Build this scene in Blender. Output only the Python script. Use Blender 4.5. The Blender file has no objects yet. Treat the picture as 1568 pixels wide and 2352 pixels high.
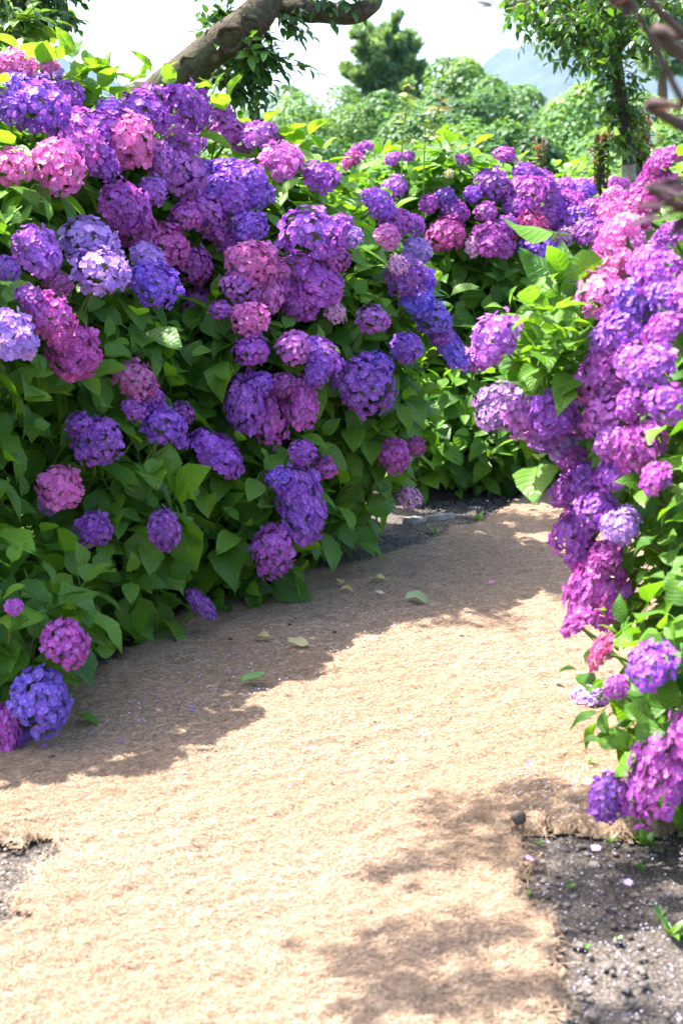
import bpy, math, random
import numpy as np
from mathutils import Matrix, Vector

random.seed(11)
RNG = np.random.default_rng(11)
scene = bpy.context.scene
COL = scene.collection

# ------------------------------------------------------------------ camera
CAM = np.array([0.0, 0.0, 1.5])
FPX = 3267.0                                  # focal length in pixels of a 1568 x 2352 picture
PITCH = math.radians(12.53)
cam_data = bpy.data.cameras.new('camera')
cam_data.sensor_fit = 'VERTICAL'
cam_data.sensor_height = 36.0
cam_data.lens = 36.0 * FPX / 2352.0
cam_data.clip_start = 0.05
cam_data.clip_end = 20000
cam_data.dof.use_dof = True
cam_data.dof.focus_distance = 5.2
cam_data.dof.aperture_fstop = 4.2
cam = bpy.data.objects.new('camera', cam_data)
COL.objects.link(cam)
cam.location = CAM
cam.rotation_euler = (math.pi / 2 - PITCH, 0, 0)
scene.camera = cam

# ------------------------------------------------------------------ sky and sun
SUN_DIR = Vector((-0.43, 0.19, 0.88)).normalized()     # towards the sun
elev = math.asin(SUN_DIR.z)
world = bpy.data.worlds.new('World')
scene.world = world
world.use_nodes = True
wn = world.node_tree
for n in list(wn.nodes):
    wn.nodes.remove(n)
sky = wn.nodes.new('ShaderNodeTexSky')
sky.sky_type = 'NISHITA'
sky.sun_disc = False
sky.sun_elevation = elev
sky.sun_rotation = math.atan2(SUN_DIR.x, SUN_DIR.y)
sky.air_density = 1.0
sky.dust_density = 3.0
sky.ozone_density = 1.0
bg = wn.nodes.new('ShaderNodeBackground')
bg.inputs['Strength'].default_value = 0.12
wo = wn.nodes.new('ShaderNodeOutputWorld')
wn.links.new(sky.outputs[0], bg.inputs[0])
wn.links.new(bg.outputs[0], wo.inputs[0])
sun_data = bpy.data.lights.new('sun', 'SUN')
sun_data.energy = 3.9
sun_data.angle = math.radians(0.53)
sun_data.color = (1.0, 0.95, 0.87)
sun = bpy.data.objects.new('sun', sun_data)
COL.objects.link(sun)
sun.rotation_euler = SUN_DIR.to_track_quat('Z', 'Y').to_euler()
vs = scene.view_settings
vs.view_transform = 'Standard'
vs.look = 'None'
vs.gamma = 1.0
vs.exposure = 2.55
vs.use_curve_mapping = False
scene.render.film_transparent = False
cy = scene.cycles
cy.max_bounces = 7
cy.diffuse_bounces = 4
cy.glossy_bounces = 2
cy.transmission_bounces = 4
cy.volume_bounces = 0
cy.caustics_reflective = False
cy.caustics_refractive = False
cy.use_denoising = True

# ------------------------------------------------------------------ picture helpers
FWD = np.array([0, math.cos(PITCH), -math.sin(PITCH)])
UPV = np.array([0, math.sin(PITCH), math.cos(PITCH)])
RGT = np.array([1.0, 0, 0])
def ray(px, py):
    d = FWD + RGT * ((px - 784) / FPX) + UPV * ((1176 - py) / FPX)
    return d / np.linalg.norm(d)
def at(px, py, Y):
    d = ray(px, py)
    return CAM + d * (Y / d[1])
def ground(px, py, z=0.0):
    d = ray(px, py)
    return CAM + d * ((z - CAM[2]) / d[2])
def project(P):
    q = np.atleast_2d(P) - CAM
    dep = q @ FWD
    dep = np.where(np.abs(dep) < 1e-6, 1e-6, dep)
    return 784 + FPX * (q @ RGT) / dep, 1176 - FPX * (q @ UPV) / dep, dep
def unit(v):
    v = np.asarray(v, float)
    return v / (np.linalg.norm(v) + 1e-12)
def hash3(i, j, k):
    h = (i.astype(np.int64) * 374761393 + j.astype(np.int64) * 668265263 + k.astype(np.int64) * 2147483647) & 0xffffffff
    h = ((h ^ (h >> 13)) * 1274126177) & 0xffffffff
    h = (h ^ (h >> 16)) & 0xffffff
    return h / float(0xffffff) * 2 - 1
def vnoise(p):
    p = np.atleast_2d(p)
    f = np.floor(p).astype(np.int64)
    t = p - f
    t = t * t * (3 - 2 * t)
    r = 0
    for a in (0, 1):
        for b in (0, 1):
            for c in (0, 1):
                w = (t[:, 0] if a else 1 - t[:, 0]) * (t[:, 1] if b else 1 - t[:, 1]) * (t[:, 2] if c else 1 - t[:, 2])
                r = r + w * hash3(f[:, 0] + a, f[:, 1] + b, f[:, 2] + c)
    return r

# ------------------------------------------------------------------ mesh helpers
def tri_mesh(name, V, T, uv=None, col=None, mats=(), midx=None, smooth=True):
    V = np.ascontiguousarray(V, np.float32)
    T = np.ascontiguousarray(T, np.int32)
    me = bpy.data.meshes.new(name)
    me.vertices.add(len(V))
    me.vertices.foreach_set('co', V.ravel())
    me.loops.add(T.size)
    me.loops.foreach_set('vertex_index', T.ravel())
    me.polygons.add(len(T))
    me.polygons.foreach_set('loop_start', np.arange(0, T.size, 3, dtype=np.int32))
    for m in mats:
        me.materials.append(m)
    if midx is not None:
        me.polygons.foreach_set('material_index', np.asarray(midx, np.int32))
    me.update(calc_edges=True)
    if uv is not None:
        a = me.attributes.new('luv', 'FLOAT_VECTOR', 'POINT')
        u3 = np.zeros((len(V), 3), np.float32)
        u3[:, :uv.shape[1]] = uv
        a.data.foreach_set('vector', u3.ravel())
    c4 = np.ones((len(V), 4), np.float32)
    if col is not None:
        c4[:, :3] = col
    a = me.attributes.new('Col', 'FLOAT_COLOR', 'POINT')
    a.data.foreach_set('color', c4.ravel())
    if smooth:
        me.polygons.foreach_set('use_smooth', np.ones(len(T), bool))
    return me
class Acc:
    def __init__(s):
        s.V, s.T, s.U, s.C, s.M, s.n = [], [], [], [], [], 0
    def add(s, V, T, uv=None, col=(1, 1, 1), mi=0):
        V = np.asarray(V, float); T = np.asarray(T, int)
        s.V.append(V); s.T.append(T + s.n); s.n += len(V)
        s.U.append(np.zeros((len(V), 3)) if uv is None else np.pad(uv, ((0, 0), (0, 3 - uv.shape[1]))))
        c = np.asarray(col, float)
        s.C.append(np.tile(c, (len(V), 1)) if c.ndim == 1 else c)
        s.M.append(np.full(len(T), mi))
    def batch(s, V, T, uv, mats, cols, mi=0):
        mats = np.asarray(mats); N = len(mats)
        if N == 0:
            return
        nv = len(V)
        W = np.einsum('nij,vj->nvi', mats[:, :3, :3], V) + mats[:, None, :3, 3]
        s.V.append(W.reshape(-1, 3))
        s.T.append((T[None] + (np.arange(N) * nv)[:, None, None]).reshape(-1, 3) + s.n)
        s.n += N * nv
        u = np.pad(uv, ((0, 0), (0, 3 - uv.shape[1])))
        s.U.append(np.tile(u, (N, 1)))
        s.C.append(np.repeat(np.asarray(cols), nv, axis=0))
        s.M.append(np.full(N * len(T), mi))
    def mesh(s, name, mats, smooth=True, origin=(0, 0, 0)):
        return tri_mesh(name, np.concatenate(s.V) - np.asarray(origin), np.concatenate(s.T), np.concatenate(s.U),
                        np.concatenate(s.C), mats, np.concatenate(s.M), smooth)
def obj(name, me, parent=None, M=None, label=None, cat=None, group=None, kind=None):
    o = bpy.data.objects.new(name, me)
    COL.objects.link(o)
    if parent is not None:
        o.parent = parent
    if M is not None:
        o.matrix_basis = M if isinstance(M, Matrix) else Matrix(M.tolist())
    if label: o['label'] = label
    if cat: o['category'] = cat
    if group: o['group'] = group
    if kind: o['kind'] = kind
    return o
def empty(name, loc, label, cat, group=None):
    o = obj(name, None, None, Matrix.Translation(Vector(loc)), label, cat, group)
    o.empty_display_size = 0.1
    return o
def frame(x, z, loc, s=(1, 1, 1)):
    x = unit(x)
    z = np.asarray(z, float); z = z - x * np.dot(x, z)
    if np.linalg.norm(z) < 1e-5:
        z = np.cross(x, [0.3, 0.5, 0.8])
    z = unit(z)
    y = np.cross(z, x)
    M = np.eye(4)
    M[:3, 0] = x * s[0]; M[:3, 1] = y * s[1]; M[:3, 2] = z * s[2]; M[:3, 3] = loc
    return M
def shifted(M, base):
    M = M.copy(); M[:3, 3] -= np.asarray(base)
    return M
def smooth_path(P, R, sub=6):
    P = np.asarray(P, float); R = np.asarray(R, float)
    Q = np.vstack([2 * P[0] - P[1], P, 2 * P[-1] - P[-2]])
    out, rad = [], []
    for i in range(len(P) - 1):
        p0, p1, p2, p3 = Q[i:i + 4]
        for k in range(sub):
            t = k / sub
            out.append(0.5 * (2 * p1 + (p2 - p0) * t + (2 * p0 - 5 * p1 + 4 * p2 - p3) * t * t + (3 * p1 - p0 - 3 * p2 + p3) * t ** 3))
            rad.append(R[i] * (1 - t) + R[i + 1] * t)
    out.append(P[-1]); rad.append(R[-1])
    return np.array(out), np.array(rad)
def tube(P, R, sides=8, sub=6, rough=0.0, freq=12.0):
    P, R = smooth_path(P, R, sub)
    n = len(P)
    tan = np.gradient(P, axis=0)
    tan /= np.linalg.norm(tan, axis=1)[:, None] + 1e-9
    ref = np.array([0.31, 0.22, 0.93]) if abs(tan[0][2]) < 0.8 else np.array([0.95, 0.2, 0.1])
    V, U = [], []
    L = np.concatenate([[0], np.cumsum(np.linalg.norm(np.diff(P, axis=0), axis=1))])
    a = unit(np.cross(tan[0], ref))
    for i in range(n):
        a = unit(a - tan[i] * np.dot(a, tan[i]))
        b = np.cross(tan[i], a)
        ang = np.arange(sides) / sides * 2 * math.pi
        V.append(P[i] + R[i] * (np.cos(ang)[:, None] * a + np.sin(ang)[:, None] * b))
        U.append(np.stack([np.full(sides, L[i]), np.arange(sides) / sides, np.zeros(sides)], 1))
    V = np.concatenate(V); U = np.concatenate(U)
    if rough:
        ctr = np.repeat(P, sides, axis=0)
        d = V - ctr
        k = 1 + rough * (vnoise(V * freq) + 0.6 * vnoise(V * freq * 2.3 + 7))
        V = ctr + d * k[:, None]
    T = []
    for i in range(n - 1):
        for j in range(sides):
            q = (j + 1) % sides
            A, B, C, D = i * sides + j, i * sides + q, (i + 1) * sides + q, (i + 1) * sides + j
            T += [(A, B, C), (A, C, D)]
    m = len(V)
    V = np.vstack([V, P[0], P[-1]]); U = np.vstack([U, [0, 0, 0], [L[-1], 0, 0]])
    for j in range(sides):
        q = (j + 1) % sides
        T += [(m, q, j), (m + 1, (n - 1) * sides + j, (n - 1) * sides + q)]
    return V, np.array(T), U

# ------------------------------------------------------------------ materials
class Mat:
    def __init__(s, name):
        s.m = bpy.data.materials.new(name)
        s.m.use_nodes = True
        s.t = s.m.node_tree
        for n in list(s.t.nodes):
            s.t.nodes.remove(n)
        s.out = s.n('ShaderNodeOutputMaterial')
    def n(s, ty, **kw):
        nd = s.t.nodes.new(ty)
        for k, v in kw.items():
            setattr(nd, k, v)
        return nd
    def set(s, sock, v):
        if isinstance(v, bpy.types.NodeSocket):
            s.t.links.new(v, sock)
        else:
            if sock.type == 'RGBA' and len(v) == 3:
                v = (*v, 1)
            sock.default_value = v
    def math(s, op, a, b=None, c=None, clamp=False):
        nd = s.n('ShaderNodeMath', operation=op); nd.use_clamp = clamp
        s.set(nd.inputs[0], a)
        if b is not None: s.set(nd.inputs[1], b)
        if c is not None: s.set(nd.inputs[2], c)
        return nd.outputs[0]
    def mix(s, f, a, b, mode='MIX'):
        nd = s.n('ShaderNodeMix', data_type='RGBA', blend_type=mode)
        s.set(nd.inputs[0], f); s.set(nd.inputs[6], a); s.set(nd.inputs[7], b)
        return nd.outputs[2]
    def ramp(s, f, stops):
        nd = s.n('ShaderNodeValToRGB')
        e = nd.color_ramp.elements
        while len(e) < len(stops):
            e.new(0.5)
        for k, (p, c) in enumerate(stops):
            e[k].position = p
            e[k].color = (*c, 1) if len(c) == 3 else c
        s.set(nd.inputs[0], f)
        return nd.outputs[0]
    def noise(s, scale, detail=3, rough=0.55, vec=None, dist=0.0):
        nd = s.n('ShaderNodeTexNoise')
        nd.inputs['Scale'].default_value = scale
        nd.inputs['Detail'].default_value = detail
        nd.inputs['Roughness'].default_value = rough
        nd.inputs['Distortion'].default_value = dist
        if vec is not None: s.set(nd.inputs['Vector'], vec)
        return nd.outputs[0]
    def coord(s, which='Object'):
        return s.n('ShaderNodeTexCoord').outputs[which]
    def geo_pos(s):
        return s.n('ShaderNodeNewGeometry').outputs['Position']
    def attr(s, name, ty='GEOMETRY', out='Color'):
        return s.n('ShaderNodeAttribute', attribute_name=name, attribute_type=ty).outputs[out]
    def bump(s, h, strength=0.3, dist=0.01):
        nd = s.n('ShaderNodeBump')
        nd.inputs['Strength'].default_value = strength
        nd.inputs['Distance'].default_value = dist
        s.set(nd.inputs['Height'], h)
        return nd.outputs[0]
    def pbr(s, col, rough=0.6, spec=0.5, normal=None):
        nd = s.n('ShaderNodeBsdfPrincipled')
        s.set(nd.inputs['Base Color'], col)
        s.set(nd.inputs['Roughness'], rough)
        nd.inputs['Specular IOR Level'].default_value = spec
        if normal is not None: s.set(nd.inputs['Normal'], normal)
        return nd.outputs[0]
    def finish(s, sh):
        s.t.links.new(sh, s.out.inputs[0])
        return s.m
    def translucent(s, sh, col, fac, normal=None):
        tr = s.n('ShaderNodeBsdfTranslucent')
        s.set(tr.inputs[0], col)
        if normal is not None: s.set(tr.inputs[1], normal)
        mx = s.n('ShaderNodeMixShader')
        s.set(mx.inputs[0], fac)
        s.t.links.new(sh, mx.inputs[1]); s.t.links.new(tr.outputs[0], mx.inputs[2])
        return mx.outputs[0]

def leaf_material(name, veins=True, rough=0.38, trans=0.36, spec=0.5):
    m = Mat(name)
    col = m.mix(1.0, m.attr('Col'), m.n('ShaderNodeObjectInfo').outputs['Color'], 'MULTIPLY')
    nz = m.noise(22, 3, vec=m.geo_pos())
    col = m.mix(m.math('MULTIPLY_ADD', nz, 0.7, -0.05, clamp=True), col, m.mix(1.0, col, (0.6, 0.7, 0.6), 'MULTIPLY'))
    sp_ = m.math('MULTIPLY', m.math('SUBTRACT', m.noise(31, 4, 0.7, m.geo_pos()), 0.66, clamp=True), 9.0, clamp=True)
    if veins: col = m.mix(m.math('MULTIPLY', sp_, 0.7), col, (0.14, 0.10, 0.035))
    nrm = None
    if veins:
        sp = m.n('ShaderNodeSeparateXYZ'); m.set(sp.inputs[0], m.attr('luv', out='Vector'))
        u, v = sp.outputs[0], sp.outputs[1]
        av = m.math('ABSOLUTE', v)
        s = m.math('SUBTRACT', u, m.math('MULTIPLY', av, 0.22))
        w = m.math('SINE', m.math('MULTIPLY', s, 50.0))
        side = m.math('POWER', m.math('MULTIPLY_ADD', w, 0.5, 0.5), 6.0)
        mid = m.math('SUBTRACT', 1.0, m.math('MULTIPLY', av, 14.0), clamp=True)
        vein = m.math('MAXIMUM', m.math('MULTIPLY', side, 0.55), mid)
        col = m.mix(m.math('MULTIPLY', vein, 0.42), col, m.mix(1.0, col, (2.1, 1.75, 1.5), 'MULTIPLY'))
        h = m.math('ADD', m.math('MULTIPLY', vein, -1.0), m.math('MULTIPLY', m.noise(160, 2, vec=m.geo_pos()), 0.5))
        nrm = m.bump(h, 0.55, 0.004)
    sh = m.pbr(col, rough, spec, nrm)
    tcol = m.mix(1.0, col, (2.15, 1.95, 0.65), 'MULTIPLY')
    return m.finish(m.translucent(sh, tcol, trans, nrm))

def petal_material():
    m = Mat('hydrangea_petal')
    sp = m.n('ShaderNodeSeparateXYZ'); m.set(sp.inputs[0], m.attr('luv', out='Vector'))
    r, tint = sp.outputs[0], sp.outputs[1]
    col = m.mix(tint, m.n('ShaderNodeObjectInfo').outputs['Color'], m.attr('colB', 'OBJECT'))
    col = m.mix(1.0, col, m.attr('Col'), 'MULTIPLY')
    eye = m.math('SUBTRACT', 1.0, m.math('MULTIPLY', r, 5.0), clamp=True)
    col = m.mix(m.math('MULTIPLY', eye, 0.8), col, (0.62, 0.62, 0.85))
    nz = m.noise(90, 2, vec=m.geo_pos())
    col = m.mix(m.math('MULTIPLY_ADD', nz, 1.1, -0.35, clamp=True), col, m.mix(0.25, col, (0.9, 0.8, 0.95)))
    nrm = m.bump(m.math('MULTIPLY', nz, 1.0), 0.3, 0.004)
    sh = m.pbr(col, 0.55, 0.35, nrm)
    return m.finish(m.translucent(sh, m.mix(1.0, col, (1.25, 1.1, 1.2), 'MULTIPLY'), 0.34))

def simple_noise_mat(name, c1, c2, scale, rough=0.85, bump=0.4, dist=0.01, detail=5, spec=0.25, use_col=False):
    m = Mat(name)
    p = m.geo_pos()
    nz = m.noise(scale, detail, 0.6, p)
    col = m.ramp(nz, [(0.3, c1), (0.7, c2)])
    if use_col:
        col = m.mix(1.0, col, m.attr('Col'), 'MULTIPLY')
    return m.finish(m.pbr(col, rough, spec, m.bump(nz, bump, dist)))

LEAF = leaf_material('hydrangea_leaf', rough=0.42, trans=0.42, spec=0.33)
TREELEAF = leaf_material('tree_leaf', veins=False, rough=0.33, trans=0.32)
FARLEAF = leaf_material('thicket_leaf', veins=False, rough=0.5, trans=0.36, spec=0.3)
PETAL = petal_material()
def stem_mat():
    m = Mat('green_stem')
    nz = m.noise(30, 3, vec=m.geo_pos())
    return m.finish(m.pbr(m.mix(nz, (0.16, 0.24, 0.04), (0.09, 0.17, 0.035)), 0.5, 0.4))
STEM = stem_mat()
WOOD = simple_noise_mat('woody_stem', (0.05, 0.035, 0.022), (0.15, 0.11, 0.07), 40)
def bark_mat(name, dark, mid, lichen, k=1.0):
    m = Mat(name)
    p = m.geo_pos()
    big = m.noise(7 * k, 5, 0.65, p)
    fine = m.noise(55 * k, 6, 0.7, p, 0.6)
    mp = m.n('ShaderNodeMapping'); m.set(mp.inputs[0], m.attr('luv', out='Vector'))
    mp.inputs['Scale'].default_value = (7 * k, 3.0, 1)
    streak = m.noise(6, 4, 0.6, mp.outputs[0])
    col = m.ramp(m.math('ADD', m.math('MULTIPLY', fine, 0.6), m.math('MULTIPLY', streak, 0.4)), [(0.34, dark), (0.62, mid)])
    col = m.mix(m.math('MULTIPLY', m.math('SUBTRACT', big, 0.52, clamp=True), 5.0, clamp=True), col, lichen)
    vor = m.n('ShaderNodeTexVoronoi', feature='DISTANCE_TO_EDGE'); vor.inputs['Scale'].default_value = 38 * k
    m.set(vor.inputs['Vector'], p)
    h = m.math('ADD', fine, m.math('MULTIPLY', vor.outputs[0], 0.6))
    return m.finish(m.pbr(col, 0.9, 0.2, m.bump(h, 0.9, 0.012)))
BARK = bark_mat('grey_bark', (0.018, 0.014, 0.010), (0.105, 0.085, 0.06), (0.115, 0.115, 0.065))
BARK2 = bark_mat('pale_bark', (0.12, 0.095, 0.07), (0.36, 0.31, 0.24), (0.42, 0.38, 0.32))
CUT = simple_noise_mat('cut_wood', (0.08, 0.05, 0.03), (0.24, 0.17, 0.11), 50)
CALLUS = simple_noise_mat('callus_bark', (0.03, 0.018, 0.014), (0.12, 0.075, 0.055), 60, bump=0.8)
PURPLE = leaf_material('purple_leaf', veins=False, rough=0.6, trans=0.3, spec=0.3)
TWIG = simple_noise_mat('purple_twig', (0.05, 0.03, 0.03), (0.11, 0.07, 0.065), 50)

# ------------------------------------------------------------------ leaf and floret shapes
def leaf_shape(rows, cols, width=0.66, fold=0.16, curl=0.12, twist=0.0, serr=0.0, tip=1.5, petiole=True, wave=0.0, droop_tip=0.0):
    us = np.linspace(0, 1, rows + 1)
    vs_ = np.linspace(-1, 1, cols + 1)
    V, U = [], []
    for i, u in enumerate(us):
        prof = (math.sin(math.pi * u ** 0.78) ** 0.85) * (1 - 0.25 * u) * 1.13 if 0 < u < 1 else 0.0
        if u > 0.8:
            prof *= ((1 - u) / 0.2) ** (0.35 * (tip - 1)) if u < 1 else 0
        hw = 0.5 * width * prof * (1 + serr * (1 if i % 2 else -1))
        for v in vs_:
            y = hw * v
            z = fold * abs(y) * 1.6 - curl * (u - 0.25) ** 2 * 1.6 - droop_tip * max(0, u - 0.7) ** 2 * 4 + wave * math.sin(u * 9 + v * 2) * abs(v) * 0.04 + twist * v * u * 0.1
            V.append((u, y, z)); U.append((u, v, 0))
    T = []
    c1 = cols + 1
    for i in range(rows):
        for j in range(cols):
            A, B, C, D = i * c1 + j, (i + 1) * c1 + j, (i + 1) * c1 + j + 1, i * c1 + j + 1
            if i > 0: T.append((A, B, D))
            if i < rows - 1: T.append((B, C, D))
    if i == rows - 1:
        pass
    if petiole:
        n = len(V)
        for x, h in ((-0.24, 0.014), (0.04, 0.017)):
            for a in range(3):
                V.append((x, h * math.cos(a * 2.094), h * math.sin(a * 2.094) - 0.012)); U.append((0.5, 0.0, 0))
        for a in range(3):
            b = (a + 1) % 3
            T += [(n + a, n + b, n + 3 + b), (n + a, n + 3 + b, n + 3 + a)]
    return np.array(V), np.array(T), np.array(U)
LEAF_HI = [leaf_shape(8, 4, w, f, c, t, 0.045, 1.9, True, wv, dt) for w, f, c, t, wv, dt in
           ((0.66, 0.20, 0.14, 0.3, 0.8, 0.10), (0.62, 0.12, 0.22, -0.5, 0.5, 0.2), (0.70, 0.26, 0.08, 0.8, 1.0, 0.05),
            (0.58, 0.30, 0.18, -0.9, 0.8, 0.15), (0.64, 0.06, 0.30, 0.4, 1.2, 0.25), (0.74, 0.16, 0.12, 0.0, 0.6, 0.1))]
LEAF_LO = [leaf_shape(5, 2, w, f, c, t, 0.0, 1.9, True) for w, f, c, t in
           ((0.66, 0.20, 0.16, 0.3), (0.62, 0.12, 0.24, -0.5), (0.70, 0.26, 0.1, 0.8), (0.58, 0.3, 0.2, -0.9))]
LEAF_TREE = leaf_shape(4, 2, 0.50, 0.2, 0.14, 0, 0, 1.4, False)
LEAF_ROUND = leaf_shape(2, 2, 0.95, 0.2, 0.14, 0, 0, 1.2, False)
LEAF_SLIM = leaf_shape(4, 2, 0.34, 0.2, 0.2, 0, 0, 1.6, False)
leaf_meshes = [tri_mesh('leaf', *L[:2], uv=L[2], mats=[LEAF]) for L in LEAF_HI]
tree_leaf_mesh = tri_mesh('tree_leaf', *LEAF_TREE[:2], uv=LEAF_TREE[2], mats=[TREELEAF])
_l = leaf_shape(8, 4, 0.62, 0.12, 0.10, 0, 0, 1.0, True)
oval_leaf_mesh = tri_mesh('oval_leaf', *_l[:2], uv=_l[2], mats=[PURPLE])

def floret_shape(cup=0.18, seed=0):
    rr = np.random.default_rng(seed)
    V, T, U = [(0, 0, 0.0)], [], [(0, 0, 0)]
    for k in range(4):
        a0 = k * math.pi / 2 + rr.normal(0, 0.09)
        sc = 1 + rr.normal(0, 0.08)
        tilt = rr.normal(0, 0.12)
        lift = 0.05 if k % 2 else 0.0
        base = len(V)
        for r, w, z in ((0.5, -0.50, 0.06), (0.50, 0.0, 0.00), (0.5, 0.50, 0.06), (0.88, -0.40, 0.16), (1.0, 0.0, 0.13), (0.88, 0.40, 0.16)):
            x, y = r * sc, w * sc * 0.98
            zz = cup * (r ** 1.5) * (1 + tilt) + (z - 0.05) * 0.7 + lift + y * tilt
            V.append((x * math.cos(a0) - y * math.sin(a0), x * math.sin(a0) + y * math.cos(a0), zz)); U.append((r, 0, 0))
        l, c, r_, tl, t, tr = range(base, base + 6)
        T += [(0, c, l), (0, r_, c), (l, c, tl), (c, t, tl), (c, r_, tr), (c, tr, t)]
        # faces point up (+z)
    n = len(V)
    for a in range(4):
        V.append((0.09 * math.cos(a * 1.5708), 0.09 * math.sin(a * 1.5708), 0.01)); U.append((0, 0, 0))
    V.append((0, 0, 0.12)); U.append((0, 0, 0))
    for a in range(4):
        T.append((n + a, n + (a + 1) % 4, n + 4))
    return np.array(V), np.array(T)[:, ::1], np.array(U)
FLORETS = [floret_shape(c, i) for i, c in enumerate((0.10, 0.22, 0.32, 0.02, -0.12))]
floret_meshes = [tri_mesh('floret', V, T, uv=U, mats=[PETAL]) for V, T, U in FLORETS]

def head_layout(seed, nfl=120, fr=0.205, tmax=112, lump=0.15, zs=0.86):
    """transforms of the florets on a unit mophead whose stalk leaves along -z"""
    rr = np.random.default_rng(seed)
    out = []
    ga = math.pi * (3 - math.sqrt(5))
    cmin = math.cos(math.radians(tmax))
    for i in range(nfl):
        ct = 1 - (1 - cmin) * (i + 0.5) / nfl
        th = math.acos(ct) + rr.normal(0, 0.05)
        ph = i * ga + rr.normal(0, 0.10)
        d = np.array([math.sin(th) * math.cos(ph), math.sin(th) * math.sin(ph), math.cos(th)])
        rad = 1 + lump * vnoise(d[None] * 2.2 + seed * 3.1)[0] + rr.normal(0, 0.075) - (0.14 if i % 5 == 4 else 0)
        p = d * rad
        p[2] = p[2] * zs
        p[0] *= 1 + 0.12 * math.sin(seed * 2.1); p[2] += 0.12 * p[0] * math.sin(seed * 1.3)
        nrm = unit(d + rr.normal(0, 0.36, 3) + np.array([0, 0, 0.2]))
        s = fr * rr.uniform(0.78, 1.25)
        M = frame(np.cross(nrm, rr.normal(0, 1, 3)), nrm, p, (s, s, s))
        t = 0.5 + 0.42 * vnoise(d[None] * 1.9 + seed * 5.7)[0] + rr.normal(0, 0.2)
        out.append((M, int(rr.integers(0, 5)), float(np.clip(t, 0, 1)), float(rr.uniform(0.72, 1.15)), d))
    return out
LAYOUTS = []
for i, (n, f, tm, lu, zs) in enumerate(((150, .188, 112, .17, .86), (140, .196, 105, .22, .70), (165, .180, 118, .15, .95), (132, .20, 100, .26, .60), (155, .186, 115, .2, .85), (128, .205, 108, .27, .75), (146, .19, 110, .30, .9), (160, .18, 104, .2, .66))):
    LAYOUTS.append(head_layout(i, n, f, tm, lu, zs))
BUDS = [head_layout(40 + i, 120, 0.17, 95, 0.12) for i in range(2)]
def core_arrays():
    # a small green dome of flower stalks and the main stalk under the florets
    V, T = [], []
    rings = ((0.0, 0.02), (0.45, 0.55), (0.8, 0.3), (0.66, -0.12), (0.25, -0.45), (0.09, -0.75), (0.075, -1.5), (0.06, -2.4))
    z = [0.34, 0.28, 0.1, -0.18, -0.45, -0.75, -1.5, -2.4]
    r = [0.02, 0.38, 0.60, 0.5, 0.2, 0.06, 0.05, 0.045]
    k = 7
    for zz, q in zip(z, r):
        for a in range(k):
            V.append((q * math.cos(a * 2 * math.pi / k), q * math.sin(a * 2 * math.pi / k), zz))
    for i in range(len(z) - 1):
        for a in range(k):
            b = (a + 1) % k
            T += [(i * k + a, (i + 1) * k + a, (i + 1) * k + b), (i * k + a, (i + 1) * k + b, i * k + b)]
    return np.array(V), np.array(T)
CORE = core_arrays()
def head_mesh(layout, with_florets=True):
    A = Acc()
    A.add(CORE[0], CORE[1], mi=1)
    if with_florets:
        for M, f, t, b, d in layout:
            V, T, U = FLORETS[f]
            u = U.copy(); u[:, 1] = t
            A.add(V @ M[:3, :3].T + M[:3, 3], T, u, (b, b, b))
    return A.mesh('flower_head', [PETAL, STEM])
head_meshes = [head_mesh(L) for L in LAYOUTS]
bud_meshes = [head_mesh(L) for L in BUDS]
core_mesh = head_mesh(LAYOUTS[0], False)

# ------------------------------------------------------------------ setting: ground, path, hills
def struct(name, me, M=None):
    return obj(name, me, None, M, kind='structure')
def grid_mesh(name, x0, x1, y0, y1, res, zf, keep=None, mats=(), skirt=0.0, col=None):
    nx, ny = int((x1 - x0) / res), int((y1 - y0) / res)
    X, Y = np.meshgrid(np.linspace(x0, x1, nx + 1), np.linspace(y0, y1, ny + 1))
    P = np.stack([X.ravel(), Y.ravel(), np.zeros(X.size)], 1)
    P[:, 2] = zf(P)
    i, j = np.meshgrid(np.arange(nx), np.arange(ny))
    A = (j * (nx + 1) + i).ravel(); B = A + 1; C = B + nx + 1; D = A + nx + 1
    if keep is not None:
        k = keep(P[A, :2] + np.array([(x1 - x0) / nx / 2, (y1 - y0) / ny / 2]))
        cnt = np.zeros(len(P), int)
        for q in (A, B, C, D):
            np.add.at(cnt, q[k], 1)
        edge = (cnt > 0) & (cnt < 4)
        P[edge, 2] = skirt
        A, B, C, D = A[k], B[k], C[k], D[k]
    T = np.concatenate([np.stack([A, B, C], 1), np.stack([A, C, D], 1)])
    used = np.unique(T)
    rm = np.full(len(P), -1); rm[used] = np.arange(len(used))
    return tri_mesh(name, P[used], rm[T], mats=mats)
def in_poly(pts, poly):
    poly = np.asarray(poly); x, y = pts[:, 0], pts[:, 1]
    r = np.zeros(len(pts), bool)
    for i in range(len(poly)):
        x1, y1 = poly[i]; x2, y2 = poly[i - 1]
        r ^= ((y1 > y) != (y2 > y)) & (x < (x2 - x1) * (y - y1) / (y2 - y1 + 1e-12) + x1)
    return r
def gpoly(pp):
    return [ground(*p)[:2] for p in pp]

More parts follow.
